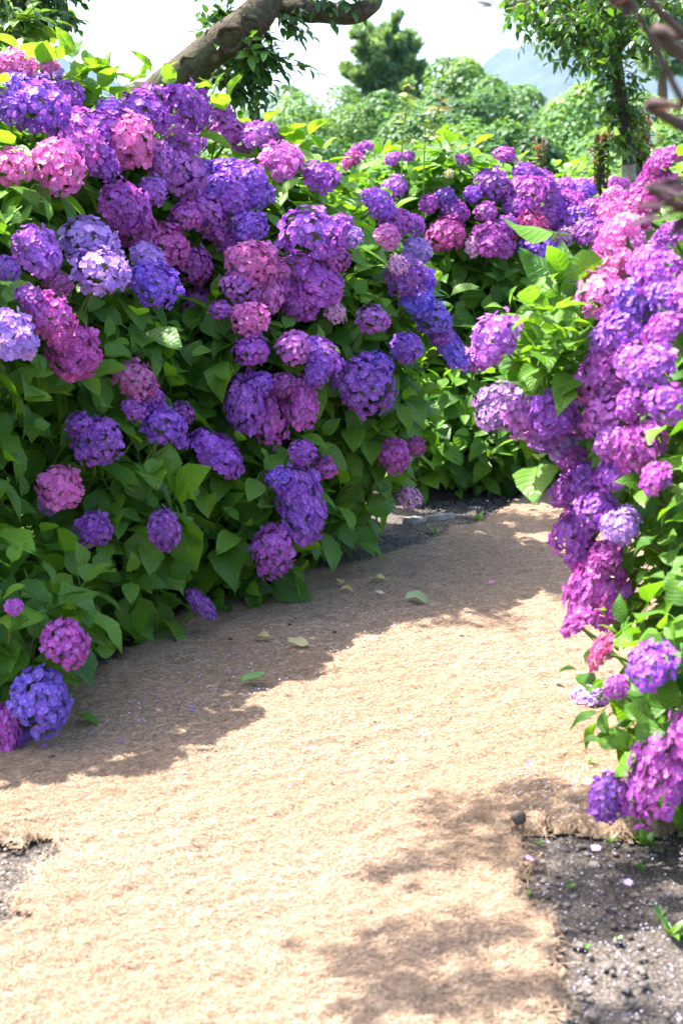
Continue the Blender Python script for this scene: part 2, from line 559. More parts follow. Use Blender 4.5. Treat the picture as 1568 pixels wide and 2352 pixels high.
def soil_material():
    m = Mat('dark_gravelly_soil')
    p = m.geo_pos()
    big = m.noise(2.2, 4, 0.6, p)
    col = m.ramp(big, [(0.3, (0.065, 0.056, 0.052)), (0.7, (0.155, 0.135, 0.122))])
    vor = m.n('ShaderNodeTexVoronoi'); vor.inputs['Scale'].default_value = 75; m.set(vor.inputs['Vector'], p)
    grit = m.ramp(m.noise(150, 3, 0.7, p), [(0.42, (0.45, 0.43, 0.41)), (0.66, (1.6, 1.55, 1.5))])
    col = m.mix(1.0, col, grit, 'MULTIPLY')
    h = m.math('ADD', m.math('MULTIPLY', vor.outputs[0], 0.8), m.noise(60, 5, 0.7, p))
    return m.finish(m.pbr(col, 0.95, 0.2, m.bump(h, 0.9, 0.012)))
SOIL = soil_material()
GRASSY = simple_noise_mat('rough_ground', (0.03, 0.05, 0.015), (0.09, 0.10, 0.04), 3)
V = np.array([[-6000, -600, -0.04], [6000, -600, -0.04], [6000, 7000, -0.04], [-6000, 7000, -0.04]], float)
struct('ground', tri_mesh('ground', V, [[0, 1, 2], [0, 2, 3]], mats=[GRASSY], smooth=False))
struct('soil_bed', grid_mesh('soil_bed', -3.5, 4.0, 0.4, 12.0, 0.03,
       lambda P: -0.012 + 0.008 * vnoise(P * 9) + 0.005 * vnoise(P * 23 + 5) + 0.006 * vnoise(P * 1.7), mats=[SOIL]))

def coir_material(fibre=False):
    m = Mat('coir_fibre' if fibre else 'coir_mat')
    p = m.geo_pos()
    big = m.noise(1.3, 3, 0.5, p)
    mp = m.n('ShaderNodeMapping'); m.set(mp.inputs[0], p)
    mp.inputs['Rotation'].default_value = (0, 0, 0.5)
    mp.inputs['Scale'].default_value = (1, 2.4, 1)
    f = m.noise(70, 6, 0.75, mp.outputs[0], 1.2)
    if fibre:
        col = m.mix(1.0, m.ramp(big, [(0.35, (0.37, 0.255, 0.165)), (0.65, (0.49, 0.38, 0.28))]), m.attr('Col'), 'MULTIPLY')
        return m.finish(m.pbr(col, 0.75, 0.3))
    col = m.ramp(f, [(0.34, (0.12, 0.064, 0.032)), (0.48, (0.36, 0.235, 0.15)), (0.66, (0.53, 0.42, 0.33))])
    col = m.mix(m.math('MULTIPLY', big, 0.5), col, m.mix(1.0, col, (0.75, 0.72, 0.68), 'MULTIPLY'))
    h = m.math('ADD', f, m.math('MULTIPLY', m.noise(24, 4, 0.6, mp.outputs[0]), 0.8))
    return m.finish(m.pbr(col, 0.9, 0.2, m.bump(h, 1.0, 0.014)))
COIR, FIBRE = coir_material(), coir_material(True)
PATCH_L = gpoly([(-700, 1930), (150, 1942), (110, 2050), (15, 2170), (-300, 2520), (-1500, 2900)])
PATCH_R = gpoly([(1205, 1935), (1380, 1915), (1568, 1895), (2300, 1850), (2600, 2600), (1360, 2700), (1295, 2400), (1255, 2200), (1215, 2080), (1195, 1990)])
FAR_L = gpoly([(-900, 1790), (-200, 1770), (150, 1580), (420, 1420), (640, 1330), (860, 1295), (1000, 1240), (1100, 1205), (1190, 1165), (1290, 1125), (1420, 1100), (1900, 1075), (1900, 900), (-900, 900)])
MAT_OUT = gpoly([(-700, 3200), (1500, 3200), (2600, 1850), (2300, 1500), (1700, 1300), (1700, 1085), (1290, 1122), (300, 1122), (-800, 1600)])
def mat_keep(c):
    w = np.stack([c[:, 0], c[:, 1], np.zeros(len(c))], 1)
    c = c + 0.045 * np.stack([vnoise(w * 7), vnoise(w * 7 + 31)], 1) + 0.022 * np.stack([vnoise(w * 26), vnoise(w * 26 + 31)], 1) + 0.016 * np.stack([vnoise(w * 70), vnoise(w * 70 + 31)], 1)
    return in_poly(c, MAT_OUT) & ~in_poly(c, PATCH_L) & ~in_poly(c, PATCH_R) & ~in_poly(c, FAR_L)
def mat_z(P):
    Q = P.copy()
    Q[:, 0], Q[:, 1] = 0.88 * P[:, 0] + 0.47 * P[:, 1], -0.47 * P[:, 0] + 0.88 * P[:, 1]
    a, b = ground(1100, 1480), ground(560, 1990)
    t = np.clip(((P - a) @ (b - a)) / np.dot(b - a, b - a), 0, 1)
    dl = np.linalg.norm((P - a - t[:, None] * (b - a))[:, :2], axis=1)
    seam = -0.012 * np.exp(-(dl / 0.03) ** 2) * np.clip(0.6 + 1.6 * vnoise(P * 11), 0, 1)
    return seam + 0.030 + 0.008 * vnoise(Q * [14, 30, 1]) + 0.005 * vnoise(Q * [30, 48, 1] + 9) + 0.008 * vnoise(P * 3.1)
struct('coir_path', grid_mesh('coir_path', -1.9, 2.4, 1.2, 8.0, 0.013, mat_z, mat_keep, [COIR], skirt=0.0))
def fibres(n):
    x = RNG.uniform(-1.4, 1.6, n); y = 2.1 + 5.4 * RNG.uniform(0, 1, n) ** 1.35
    P = np.stack([x, y, np.zeros(n)], 1)
    P = P[mat_keep(P[:, :2] + RNG.normal(0, 0.012, (n, 2)))]
    n = len(P)
    P[:, 2] = np.where(mat_keep(P[:, :2]), mat_z(P) + 0.001, RNG.uniform(-0.004, 0.018, n))
    a = RNG.normal(0.5, 0.9, n); L = RNG.uniform(0.006, 0.022, n); w = RNG.uniform(0.0003, 0.0006, n)
    d = np.stack([np.cos(a), np.sin(a), np.zeros(n)], 1) * L[:, None]
    bend = np.stack([-np.sin(a), np.cos(a), np.zeros(n)], 1) * (RNG.normal(0, 0.3, n) * L)[:, None]
    hgt = RNG.uniform(0.0005, 0.005, n)
    s = np.stack([-np.sin(a), np.cos(a), RNG.normal(0, 0.5, n)], 1) * w[:, None]
    up = np.array([0, 0, 1.0])
    p0, p1, p2 = P - d * 0.5, P + bend + up * hgt[:, None], P + d * 0.5 + up * (hgt * RNG.uniform(-0.3, 1.2, n))[:, None]
    V = np.stack([p0 - s, p0 + s, p1 - s, p1 + s, p2 - s * 0.5, p2 + s * 0.5], 1).reshape(-1, 3)
    T = (np.array([[0, 2, 1], [1, 2, 3], [2, 4, 3], [3, 4, 5]])[None] + (np.arange(n) * 6)[:, None, None]).reshape(-1, 3)
    c = RNG.uniform(0.35, 1.35, n)
    return tri_mesh('coir_fibres', V, T, col=np.repeat(np.stack([c, c * 0.97, c * 0.92], 1), 6, axis=0), mats=[FIBRE], smooth=False)
def edge_fibres(n):
    x = RNG.uniform(-1.2, 1.4, n); y = RNG.uniform(1.9, 6.5, n)
    P = np.stack([x, y, np.zeros(n)], 1)
    a = RNG.uniform(0, 6.283, n)
    d = np.stack([np.cos(a), np.sin(a), np.zeros(n)], 1)
    k = mat_keep(P[:, :2]) & ~mat_keep((P + d * .022)[:, :2])
    P, d = P[k], d[k]; n = len(P)
    L = RNG.uniform(.02, .05, n)[:, None]; w = RNG.uniform(.0004, .0008, n)[:, None]
    sd = np.stack([-d[:, 1], d[:, 0], np.zeros(n)], 1)
    p0 = P + [0, 0, .022]; p1 = p0 + d * L * .5 + sd * RNG.normal(0, .006, (n, 1)) + np.array([0, 0, 1]) * RNG.uniform(-.006, .012, (n, 1)); p2 = p0 + d * L + sd * RNG.normal(0, .012, (n, 1)) + np.array([0, 0, 1]) * RNG.uniform(-.026, .0, (n, 1))
    s_ = sd * w
    V = np.stack([p0 - s_, p0 + s_, p1 - s_, p1 + s_, p2 - s_ * .5, p2 + s_ * .5], 1).reshape(-1, 3)
    T = (np.array([[0, 2, 1], [1, 2, 3], [2, 4, 3], [3, 4, 5]])[None] + (np.arange(n) * 6)[:, None, None]).reshape(-1, 3)
    c = RNG.uniform(.4, 1.25, n)
    return tri_mesh('frayed_edge', V, T, col=np.repeat(np.stack([c, c * .97, c * .92], 1), 6, axis=0), mats=[FIBRE], smooth=False)
obj('frayed_edge', edge_fibres(260000), kind='stuff', label='frayed brown fibres sticking out along the mat edge', cat='fibres')
o = obj('coir_fibres', fibres(300000), kind='stuff', label='loose tan coconut fibres matted over the path surface', cat='fibres')

# far slope and mountains
def hill_z(P):
    t = np.clip((P[:, 1] - 11.5) / 14, 0, 1)
    return -0.1 + 2.3 * t * t * (3 - 2 * t) + 0.25 * vnoise(P * 0.5) * t - 0.02
struct('hillside', grid_mesh('hillside', -14, 18, 11, 60, 0.8, hill_z, mats=[GRASSY]))
MOUNT = simple_noise_mat('wooded_mountain', (0.02, 0.03, 0.032), (0.045, 0.058, 0.055), 0.02, bump=0.6, dist=8)
def ridge(name, pts, Y, depth):
    # pts: outline of the crest; slopes fall away to both sides
    crest = np.array([at(px, py, Y) for px, py in pts])
    xs = np.linspace(crest[0, 0], crest[-1, 0], 140)
    zs = np.interp(xs, crest[:, 0], crest[:, 2])
    V, T = [], []
    rows = np.linspace(-1, 1, 41)
    for r in rows:
        for x, z in zip(xs, zs):
            f = (1 - abs(r)) ** 0.8
            V.append((x, Y + r * depth, -5 + (z + 5) * f))
    V = np.array(V)
    amp = np.clip(V[:, 2], 0, None) * 0.10
    V[:, 2] += amp * (vnoise(V * 0.006) + 0.6 * vnoise(V * 0.015) + 0.4 * vnoise(V * 0.04))
    n = len(xs)
    for i in range(len(rows) - 1):
        for j in range(n - 1):
            A = i * n + j
            T += [(A, A + 1, A + n + 1), (A, A + n + 1, A + n)]
    struct(name, tri_mesh(name, V, np.array(T), mats=[MOUNT]))
ridge('mountain', [(980, 430), (1060, 240), (1120, 140), (1180, 92), (1250, 75), (1310, 92), (1400, 55), (1500, 70), (1650, 50), (2000, 120), (2600, 430)], 2600, 900)
ridge('far_mountain', [(-700, 430), (-300, 200), (60, 118), (110, 122), (150, 150), (230, 178), (380, 200), (560, 260), (800, 330), (1000, 430)], 3200, 900)

# ------------------------------------------------------------------ hydrangea bushes
def field(E, p):
    F = np.full(len(p), 1e9)
    for c, r in E:
        q = np.abs((p - np.asarray(c)) / np.asarray(r))
        F = np.minimum(F, ((q ** 2.4).sum(1) ** (1 / 2.4) - 1) * min(r))
    return F - 0.055 * vnoise(p * 3.6) - 0.025 * vnoise(p * 8.0 + 3)
def normal(E, p, e=0.06):
    g = np.stack([field(E, p + np.eye(3)[k] * e) - field(E, p - np.eye(3)[k] * e) for k in range(3)], 1)
    return g / (np.linalg.norm(g, axis=1)[:, None] + 1e-9)
def hit(E, px, py):
    d = ray(px, py)
    t = np.arange(1.4, 16, 0.02)
    P = CAM + t[:, None] * d
    F = field(E, P)
    k = np.where(F < 0)[0]
    i = k[0] if len(k) else int(np.argmin(F))
    return P[i]
def surface_points(E, spacing, tries):
    pts = []
    P = []
    for c, r in E:
        m = int(tries * (r[0] * r[2] + r[1] * r[2]) )
        d = RNG.normal(0, 1, (m, 3)); d /= np.linalg.norm(d, axis=1)[:, None]
        s = (np.abs(d) ** 2.4).sum(1) ** (-1 / 2.4)
        P.append(np.asarray(c) + d * s[:, None] * np.asarray(r))
    P = np.concatenate(P)
    for _ in range(3):
        F = field(E, P); N = normal(E, P)
        P = P - N * F[:, None]
    P = P[(np.abs(field(E, P)) < 0.03) & (P[:, 2] > 0.04)]
    RNG.shuffle(P)
    cell = {}
    for p in P:
        k = tuple(np.floor(p / spacing).astype(int))
        ok = True
        for a in (-1, 0, 1):
            for b in (-1, 0, 1):
                for c in (-1, 0, 1):
                    for q in cell.get((k[0] + a, k[1] + b, k[2] + c), ()):
                        if np.dot(p - q, p - q) < spacing * spacing:
                            ok = False
        if ok:
            cell.setdefault(k, []).append(p); pts.append(p)
    return np.array(pts)

PAL = {  # two petal colours that mingle on one head
    'V': ((0.20, 0.052, 0.52), (0.31, 0.062, 0.50)),
    'P': ((0.29, 0.052, 0.48), (0.39, 0.060, 0.43)),
    'M': ((0.44, 0.046, 0.34), (0.35, 0.05, 0.43)),
    'R': ((0.46, 0.036, 0.22), (0.44, 0.05, 0.30)),
    'K': ((0.62, 0.11, 0.42), (0.60, 0.17, 0.50)),
    'B': ((0.15, 0.085, 0.58), (0.23, 0.085, 0.56)),
    'L': ((0.36, 0.20, 0.66), (0.46, 0.24, 0.62)),
    'Q': ((0.50, 0.13, 0.50), (0.36, 0.09, 0.54)),
    'W': ((0.62, 0.36, 0.50), (0.50, 0.20, 0.50)),
    'Y': ((0.60, 0.58, 0.26), (0.50, 0.52, 0.22)),
}
def parse(s):
    out = []
    for it in s.split(','):
        w = it.split()
        if w:
            out.append((float(w[0]), float(w[1]), float(w[2]), float(w[3]) if len(w) > 4 else 0.85 * float(w[2]), w[-1]))
    return out

def make_bush(base, E, heads, label, group, spacing=0.125, leafsize=0.125, young=0.25, split_heads=3, n_obj=300, inner=True, stems=14, tops=(), top_young=0.75, top_size=1.0, extra=30):
    root = empty('hydrangea_bush', (base[0], base[1], 0), label, 'hydrangea', group)
    B = np.array([base[0], base[1], 0.0])
    zmax = max(c[2] + r[2] for c, r in E)
    # ---- flower heads
    H = []
    for px, py, w, h, cc in heads:
        p = hit(E, px, py)
        n = normal(E, p[None])[0]
        dist = np.dot(p - CAM, FWD)
        rad = 0.465 * w * dist / FPX
        a = unit(n * 0.62 + np.array([0, 0, 0.5]) + unit(CAM - p) * 0.42 + RNG.normal(0, 0.12, 3))
        c = p + n * 0.02 - a * rad * 0.15
        x = unit(np.cross([0, 0, 1.0], a) + RNG.normal(0, 0.05, 3))
        M = frame(x, a, c, (rad, rad * (1 + max(0.0, h / w - 0.85) * 1.1), rad * RNG.uniform(0.85, 1.0)))
        H.append((M, c, rad, cc, px, py, w, h, dist))
    # the bush flowers on the sides that lie outside the picture too
    S = surface_points(E, spacing, 1500)
    sx, sy, sd = project(S)
    out = S[((sx < -60) | (sx > 1630)) & (S[:, 2] > 0.35)]
    RNG.shuffle(out)
    kinds = [q[3] for q in H if q[3] not in 'YW']
    done = []
    for p in out:
        if len(done) >= extra: break
        if any(np.linalg.norm(p - q) < 0.17 for q in done): continue
        done.append(p)
        n = normal(E, p[None])[0]
        rad = RNG.uniform(0.06, 0.095)
        a = unit(n * 0.8 + np.array([0, 0, 0.5]) + RNG.normal(0, 0.12, 3))
        c = p + n * 0.02 - a * rad * 0.15
        px, py, dist = (float(q[0]) for q in project(c))
        H.append((frame(np.cross([0, 0, 1.0], a), a, c, (rad, rad, rad)), c, rad, kinds[int(RNG.integers(0, len(kinds)))], px, py, 2 * rad * FPX / max(dist, .5), 2 * rad * FPX / max(dist, .5), dist))
    order = sorted(range(len(H)), key=lambda i: -H[i][6] * (1.0 if 20 < H[i][4] < 1548 else 0.1))
    split = set(order[:split_heads])
    budget = 300
    for i, (M, c, rad, cc, px, py, w, h, dist) in enumerate(H):
        ca, cb = PAL[cc]
        j = 1 + RNG.normal(0, 0.09); sh = RNG.normal(0, 0.03)
        ca = np.clip((ca[0] * j + sh, ca[1] * j, ca[2] * j - sh), 0.02, 0.8)
        cb = np.clip((cb[0] * j + sh, cb[1] * j, cb[2] * j - sh), 0.02, 0.8)
        if RNG.random() < 0.5: ca, cb = cb, ca
        L = LAYOUTS[int(RNG.integers(0, len(LAYOUTS)))]
        if i in split:
            vis = sum(1 for f in L if True)
            o = obj('flower_head', core_mesh, root, shifted(M, B))
            o.color = (*ca, 1); o['colB'] = [float(q) for q in cb]
            view = unit(CAM - c)
            rest = Acc(); nrest = 0
            for fm, f, t, b, d in L:
                wd = unit(M[:3, :3] @ d)
                if np.dot(wd, view) > -0.25 and budget > 0:
                    budget -= 1
                    q = obj('floret', floret_meshes[f], o, fm)
                    k = (np.asarray(ca) * (1 - t) + np.asarray(cb) * t) * b
                    q.color = (*k, 1); q['colB'] = [float(z) for z in k]
                else:
                    V, T, U = FLORETS[f]
                    u = U.copy(); u[:, 1] = t
                    rest.add(V @ fm[:3, :3].T + fm[:3, 3], T, u, (b, b, b)); nrest += 1
            if nrest:
                q = obj('florets', rest.mesh('florets', [PETAL]), o, kind='stuff')
                q.color = (*ca, 1); q['colB'] = [float(z) for z in cb]
        else:
            me = bud_meshes[i % 2] if cc in 'YW' else head_meshes[LAYOUTS.index(L)]
            o = obj('flower_head', me, root, shifted(M, B))
            o.color = (*ca, 1); o['colB'] = [float(q) for q in cb]
    # ---- shoots with pairs of leaves
    N = normal(E, S)
    mats, cols = [], []
    hc = np.array([q[1] for q in H]); hr = np.array([q[2] for q in H])
    hx, hy, hd = project(hc)
    hw = np.array([q[6] for q in H]) * 0.5; hh = np.array([max(q[7], q[6] * 0.8) for q in H]) * 0.5
    dark1, dark2, yng = np.array((0.034, 0.112, 0.014)), np.array((0.125, 0.275, 0.022)), np.array((0.135, 0.27, 0.036))
    def shoot(p, a, k0, k1, size, yf):
        side0 = unit(np.cross(a, RNG.normal(0, 1, 3)))
        other = np.cross(a, side0)
        for k in range(k0, k1):
            sd = side0 if k % 2 == 0 else other
            tilt = (0.75, 0.32, 0.02, -0.15, -0.3)[min(k, 4)] + RNG.normal(0, 0.12)
            L = size * (0.62, 0.95, 1.12, 1.1, 1.0)[min(k, 4)]
            pk = p - a * (0.01 + 0.055 * k)
            for sg in (1, -1):
                d = unit(sd * sg * math.cos(tilt) + a * math.sin(tilt) + np.array([0, 0, -0.10 * k]) + RNG.normal(0, 0.17, 3))
                nn = unit(a * 0.9 + np.array([0, 0, 0.55]) - d * 0.1 + RNG.normal(0, 0.16, 3))
                l = L * RNG.uniform(0.78, 1.15)
                m = frame(d, nn, pk + d * 0.26 * l, (l, l * RNG.uniform(0.9, 1.12), l))
                yk = np.clip(yf * (1.35, 0.9, 0.5, 0.35, 0.2)[min(k, 4)] + RNG.normal(0, 0.06), 0, 1)
                f = RNG.random()
                mats.append(m); cols.append((dark1 * (1 - f) + dark2 * f) * (1 - yk) + yng * yk)
    for p, n in zip(S, N):
        a = unit(n * 0.8 + np.array([0, 0, 0.5]) + RNG.normal(0, 0.2, 3))
        top = np.clip((p[2] / zmax - 0.62) * 3, 0, 1)
        yf = np.clip(young * (0.35 + 1.5 * top) + RNG.normal(0, 0.12), 0, 1)
        rad_in = 0.0
        dd = np.linalg.norm(hc - p, axis=1) - hr
        back = 0.06 if dd.min() < 0.0 else 0.0
        shoot(p - n * (back + RNG.uniform(0, 0.05)), a, 0, 4 if RNG.random() < 0.6 else 3, leafsize * RNG.uniform(0.8, 1.12), yf)
    for px, py, up in tops:                # leafy shoots that stand above the crest
        p = hit(E, px, py) + np.array([0, 0, up])
        shoot(p, unit(np.array([0, 0, 1.0]) + RNG.normal(0, 0.22, 3)), 0, 4, leafsize * top_size * RNG.uniform(1.0, 1.25), top_young)
    if inner:
        for p, n in zip(S, N):
            q = p - n * RNG.uniform(0.13, 0.3)
            if q[2] < 0.04: continue
            a = unit(n * 0.7 + np.array([0, 0, 0.5]) + RNG.normal(0, 0.35, 3))
            shoot(q, a, 1, 4, leafsize * RNG.uniform(0.9, 1.2), young * 0.25)
    mats = np.array(mats); cols = np.array(cols)
    mid = mats[:, :3, 3] + mats[:, :3, 0] * 0.5
    low = (mid[:, 2] > 0.03)
    mats, cols, mid = mats[low], cols[low], mid[low]
    # leaves that would grow through a flower head are left out, most that hang in front of one too
    keep = np.ones(len(mats), bool)
    lx, ly, ld = project(mid)
    for c, r, x, y, d, w_, h_ in zip(hc, hr, hx, hy, hd, hw, hh):
        keep &= ~(np.linalg.norm(mid - c, axis=1) < r * 0.95)
        tipp = mats[:, :3, 3] + mats[:, :3, 0] * 0.95
        keep &= ~(np.linalg.norm(tipp - c, axis=1) < r * 0.8)
        infront = (((lx - x) / (w_ + 14)) ** 2 + ((ly - y) / (h_ + 14)) ** 2 < 1.0) & (ld < d + 0.02)
        keep &= ~(infront & (RNG.random(len(mats)) < 0.93))
    mats, cols, mid = mats[keep], cols[keep], mid[keep]
    # which leaves show: nearest in their cell of the picture
    lx, ly, ld = project(mid)
    gx, gy = (lx // 22).astype(int), (ly // 22).astype(int)
    zb = {}
    for q in range(len(hx)):
        for a in range(int((hx[q] - hw[q]) // 22), int((hx[q] + hw[q]) // 22) + 1):
            for b in range(int((hy[q] - hh[q]) // 22), int((hy[q] + hh[q]) // 22) + 1):
                zb[(a, b)] = min(zb.get((a, b), 99), hd[q])
    for a, b, d in zip(gx, gy, ld):
        zb[(a, b)] = min(zb.get((a, b), 99), d)
    size = np.linalg.norm(mats[:, :3, 0], axis=1)
    nz = mats[:, :3, 2] / (np.linalg.norm(mats[:, :3, 2], axis=1)[:, None])
    vd = (CAM - mid); vd /= np.linalg.norm(vd, axis=1)[:, None]
    score = (size / ld) ** 2 * (0.15 + np.abs((nz * vd).sum(1)))
    vis = np.array([d < zb[(a, b)] + 0.07 for a, b, d in zip(gx, gy, ld)])
    inframe = (lx > -40) & (lx < 1608) & (ly > -40) & (ly < 2392)
    score = np.where(inframe, score, 0) * np.where(vis, 1, 0.01)
    pick = np.argsort(-score)[:n_obj]
    sel = np.zeros(len(mats), bool); sel[pick] = True
    for q in pick:
        o = obj('leaf', leaf_meshes[int(RNG.integers(0, len(leaf_meshes)))], root, shifted(mats[q], B))
        o.color = (*cols[q], 1)
    A = Acc()
    rest = np.where(~sel)[0]
    for v in range(len(LEAF_LO)):
        ids = rest[v::len(LEAF_LO)]
        A.batch(*LEAF_LO[v], mats[ids], cols[ids])
    obj('foliage', A.mesh('foliage', [LEAF], origin=B), root, kind='stuff')
    # ---- canes from the root crown to the surface
    for k in range(stems):
        c, r = E[int(RNG.integers(0, len(E)))]
        g = np.array([c[0] + RNG.normal(0, 0.5) * r[0] * 0.6, c[1] + RNG.normal(0, 0.5) * r[1] * 0.6, -0.02])
        tip = S[int(RNG.integers(0, len(S)))]
        if np.linalg.norm(tip[:2] - g[:2]) > 0.95: tip = g + (tip - g) * 0.7
        midp = g * 0.45 + tip * 0.55 + np.array([0, 0, 0.12])
        path = np.array([g * (1 - t) + tip * t for t in np.linspace(0.1, 0.9, 9)] + [midp])
        if (field(E, path)[path[:, 2] > 0.05] > -0.02).any(): continue
        V, T, U = tube([g, midp, tip], [0.010, 0.007, 0.004], 6, 5)
        obj('cane', tri_mesh('cane', V - B, T, U, mats=[WOOD if k % 3 else STEM]), root)
    # green flower stems under the leaves
    A = Acc(); ns = 0
    for M, c, rad, *_ in H:
        if _[0] in 'YW': continue
        z = unit(M[:3, 2])
        p0 = c - z * rad * 0.6
        n = normal(E, c[None])[0]
        p2 = c - n * 0.28 - np.array([0, 0, 0.16])
        A.add(*tube([p0, c - z * (rad + 0.06) - n * 0.04, p2], [0.0042, 0.0045, 0.005], 5, 4)); ns += 1
    if ns:
        obj('flower_stems', A.mesh('flower_stems', [STEM], origin=B), root, kind='stuff')
    return root

HEDGE = 'hydrangeas of the flowering hedge along the path'
EA = [((-1.68, 4.36, 0.83), (0.80, 0.70, 1.05)), ((-1.42, 5.05, 0.80), (0.85, 0.80, 1.05)), ((-2.6, 4.0, 0.6), (0.5, 0.5, 0.7)),
      ((-1.05, 4.05, 0.30), (0.34, 0.42, 0.36)), ((-0.86, 4.72, 0.42), (0.36, 0.42, 0.48)), ((-1.02, 5.45, 1.10), (0.50, 0.46, 0.76))]
EA2 = None
HA = parse('''30 158 90 K, 80 195 140 L, 22 255 100 V, 88 255 130 V, 135 268 105 P, 180 312 120 P, 22 392 95 K, 125 385 130 105 K, 185 345 115 P,
215 372 95 P, 292 330 140 K, 318 272 120 P, 350 235 90 P, 425 245 115 P, 412 325 95 Q, 398 388 135 Q, 275 472 130 M, 305 528 115 M, 462 495 130 M,
476 410 105 V, 78 575 130 Q, 195 560 125 L, 222 630 120 110 L, 370 565 115 M, 335 600 100 L, 348 655 112 110 V, 438 605 90 M, 480 628 80 M,
10 765 135 L, 105 730 115 M, 165 800 130 M, 455 700 90 Q, 470 772 48 M, 300 870 95 K, 335 908 65 P, 455 866 80 V, 300 946 60 P, 368 985 95 V,
345 950 70 V, 220 1010 122 V, 487 1040 145 125 P, 490 912 46 R, 138 1112 105 K, 104 1152 55 L, 372 1210 78 90 P, 218 1213 85 P, 450 1385 65 80 V, 140 1475 115 90 M,
88 1600 145 130 B, 10 1665 75 110 M, 42 1692 62 V, 30 1400 46 P, 5 620 60 V, 400 255 42 20 Y, 250 265 70 P, 115 165 50 K, 262 352 70 Q, 345 440 70 Q, 240 300 85 P, 355 365 85 Q, 440 440 90 V, 420 500 70 M, 150 225 80 V, 45 205 90 V, 520 560 60 P, 250 600 80 L, 130 660 60 M, 410 950 55 P, 180 975 60 P, 395 1010 60 V, 60 690 70 M''')
TA = [(60, 150, .05), (130, 180, .06), (165, 195, .08), (205, 200, .06), (240, 215, .05), (280, 215, .03), (325, 215, .04), (360, 215, .06), (395, 218, .03), (15, 165, .05), (100, 180, .03), (50, 330, .05), (20, 320, .04), (30, 480, .06), (185, 205, .02), (225, 225, .02)]
make_bush((-1.55, 4.5), EA, HA, 'large violet and pink hydrangea below the leaning trunk, blue mophead near its foot', HEDGE, young=0.40, split_heads=4, tops=TA, leafsize=0.142)

EB = [((-0.35, 5.95, 0.82), (0.72, 0.70, 0.86)), ((-0.95, 6.25, 0.85), (0.75, 0.7, 0.99)), ((-0.42, 5.42, 0.62), (0.42, 0.38, 0.66)), ((-0.48, 5.25, 0.36), (0.42, 0.36, 0.42))]
HB = parse('''560 425 110 V, 525 312 110 M, 600 322 100 Q, 645 378 110 85 K, 735 415 92 P, 576 520 82 V, 540 470 80 P, 710 545 140 P, 728 635 110 120 P, 570 605 108 K, 612 672 72 110 K,
550 655 82 Q, 575 735 82 K, 577 800 80 P, 690 700 78 P, 765 718 60 45 W, 565 920 92 130 V, 620 955 78 120 M, 672 800 82 Q, 730 818 82 100 V,
692 918 70 120 M, 830 880 130 115 V, 688 1042 68 P, 735 1072 55 P, 685 1150 115 165 V, 622 1255 98 110 P, 922 632 92 V, 948 685 95 B, 905 608 50 W,
985 730 82 B, 1018 790 80 110 B, 1000 760 60 V, 850 735 72 50 Q, 925 797 80 55 V, 898 1042 75 70 M, 945 1022 45 M, 933 1138 56 45 W, 860 470 85 V, 900 512 75 P, 
936 516 60 P, 800 545 65 L, 882 545 62 K, 950 578 75 L, 780 520 60 V, 450 290 45 22 Y, 500 262 70 P, 505 720 50 P, 640 620 60 K, 500 440 90 V, 590 450 75 V, 530 400 85 V, 600 590 70 K, 655 660 60 P, 720 860 60 V, 600 880 60 V, 650 880 60 P, 640 1100 60 V, 760 590 70 P, 960 640 70 V, 860 840 80 V''')
TB = [(490, 240, .06), (520, 260, .05), (660, 330, .05), (700, 350, .06), (740, 370, .04), (640, 335, .02), (790, 450, .05), (560, 300, .03), (705, 395, .03), (600, 300, .03), (830, 520, .03), (890, 590, .03), (1010, 650, .0)]
make_bush((-0.6, 5.95), EB, HB, 'hydrangea hedge end with tall violet mopheads over shaded grey gravel', HEDGE, young=0.34, split_heads=3, tops=TB, leafsize=0.142)

EC = [((0.55, 8.15, 0.84), (0.85, 0.80, 0.92)), ((1.35, 8.2, 0.70), (0.85, 0.80, 0.80)), ((2.2, 8.35, 0.60), (0.9, 0.8, 0.74)), ((0.62, 7.35, 0.34), (0.55, 0.45, 0.40)), ((1.45, 7.6, 0.36), (0.6, 0.5, 0.44))]
HC = parse('''829 352 62 M, 811 375 56 M, 905 370 40 P, 937 365 34 P, 910 430 58 V, 1155 360 50 M, 1020 455 48 V, 1045 490 56 M, 1115 490 50 M, 1025 540 86 R, 1130 550 100 M, 1090 570 55 W,
1215 520 82 70 R, 1230 575 80 V, 1296 550 50 W, 1258 547 36 20 Y, 1130 425 80 60 V, 1205 445 95 M, 1240 415 72 P, 1200 400 60 P, 1270 465 62 P, 1312 472 72 P, 1300 508 72 V, 1352 532 72 V,
1366 482 62 M, 1402 502 75 K, 1392 545 70 K, 1432 480 62 M, 1428 520 60 Q, 1330 665 75 V, 1372 610 62 V, 1230 710 72 55 V, 1090 830 85 75 M, 1450 560 60 K, 1340 445 60 V, 1470 510 60 K, 1030 403 24 14 Y, 1062 372 36 M, 1160 520 50 P, 1410 455 50 K, 1252 500 58 P, 1340 500 60 V, 1384 572 60 M, 1290 432 50 P, 1442 590 60 K, 1180 475 55 P, 1420 430 45 M, 1460 468 50 K, 985 470 50 P, 1085 450 45 V''')
TC = [(870, 370, .04), (960, 365, .05), (1000, 355, .06), (1040, 355, .04), (1080, 360, .06), (1105, 380, .05), (1130, 375, .02), (1020, 360, .02), (1180, 390, .03), (980, 400, .0), (1060, 420, 0.)]
make_bush((1.2, 8.3), EC, HC, 'dark green hydrangea with crimson mopheads at the bend of the path', HEDGE, young=0.16, split_heads=0, tops=TC, leafsize=0.145, top_young=0.28)

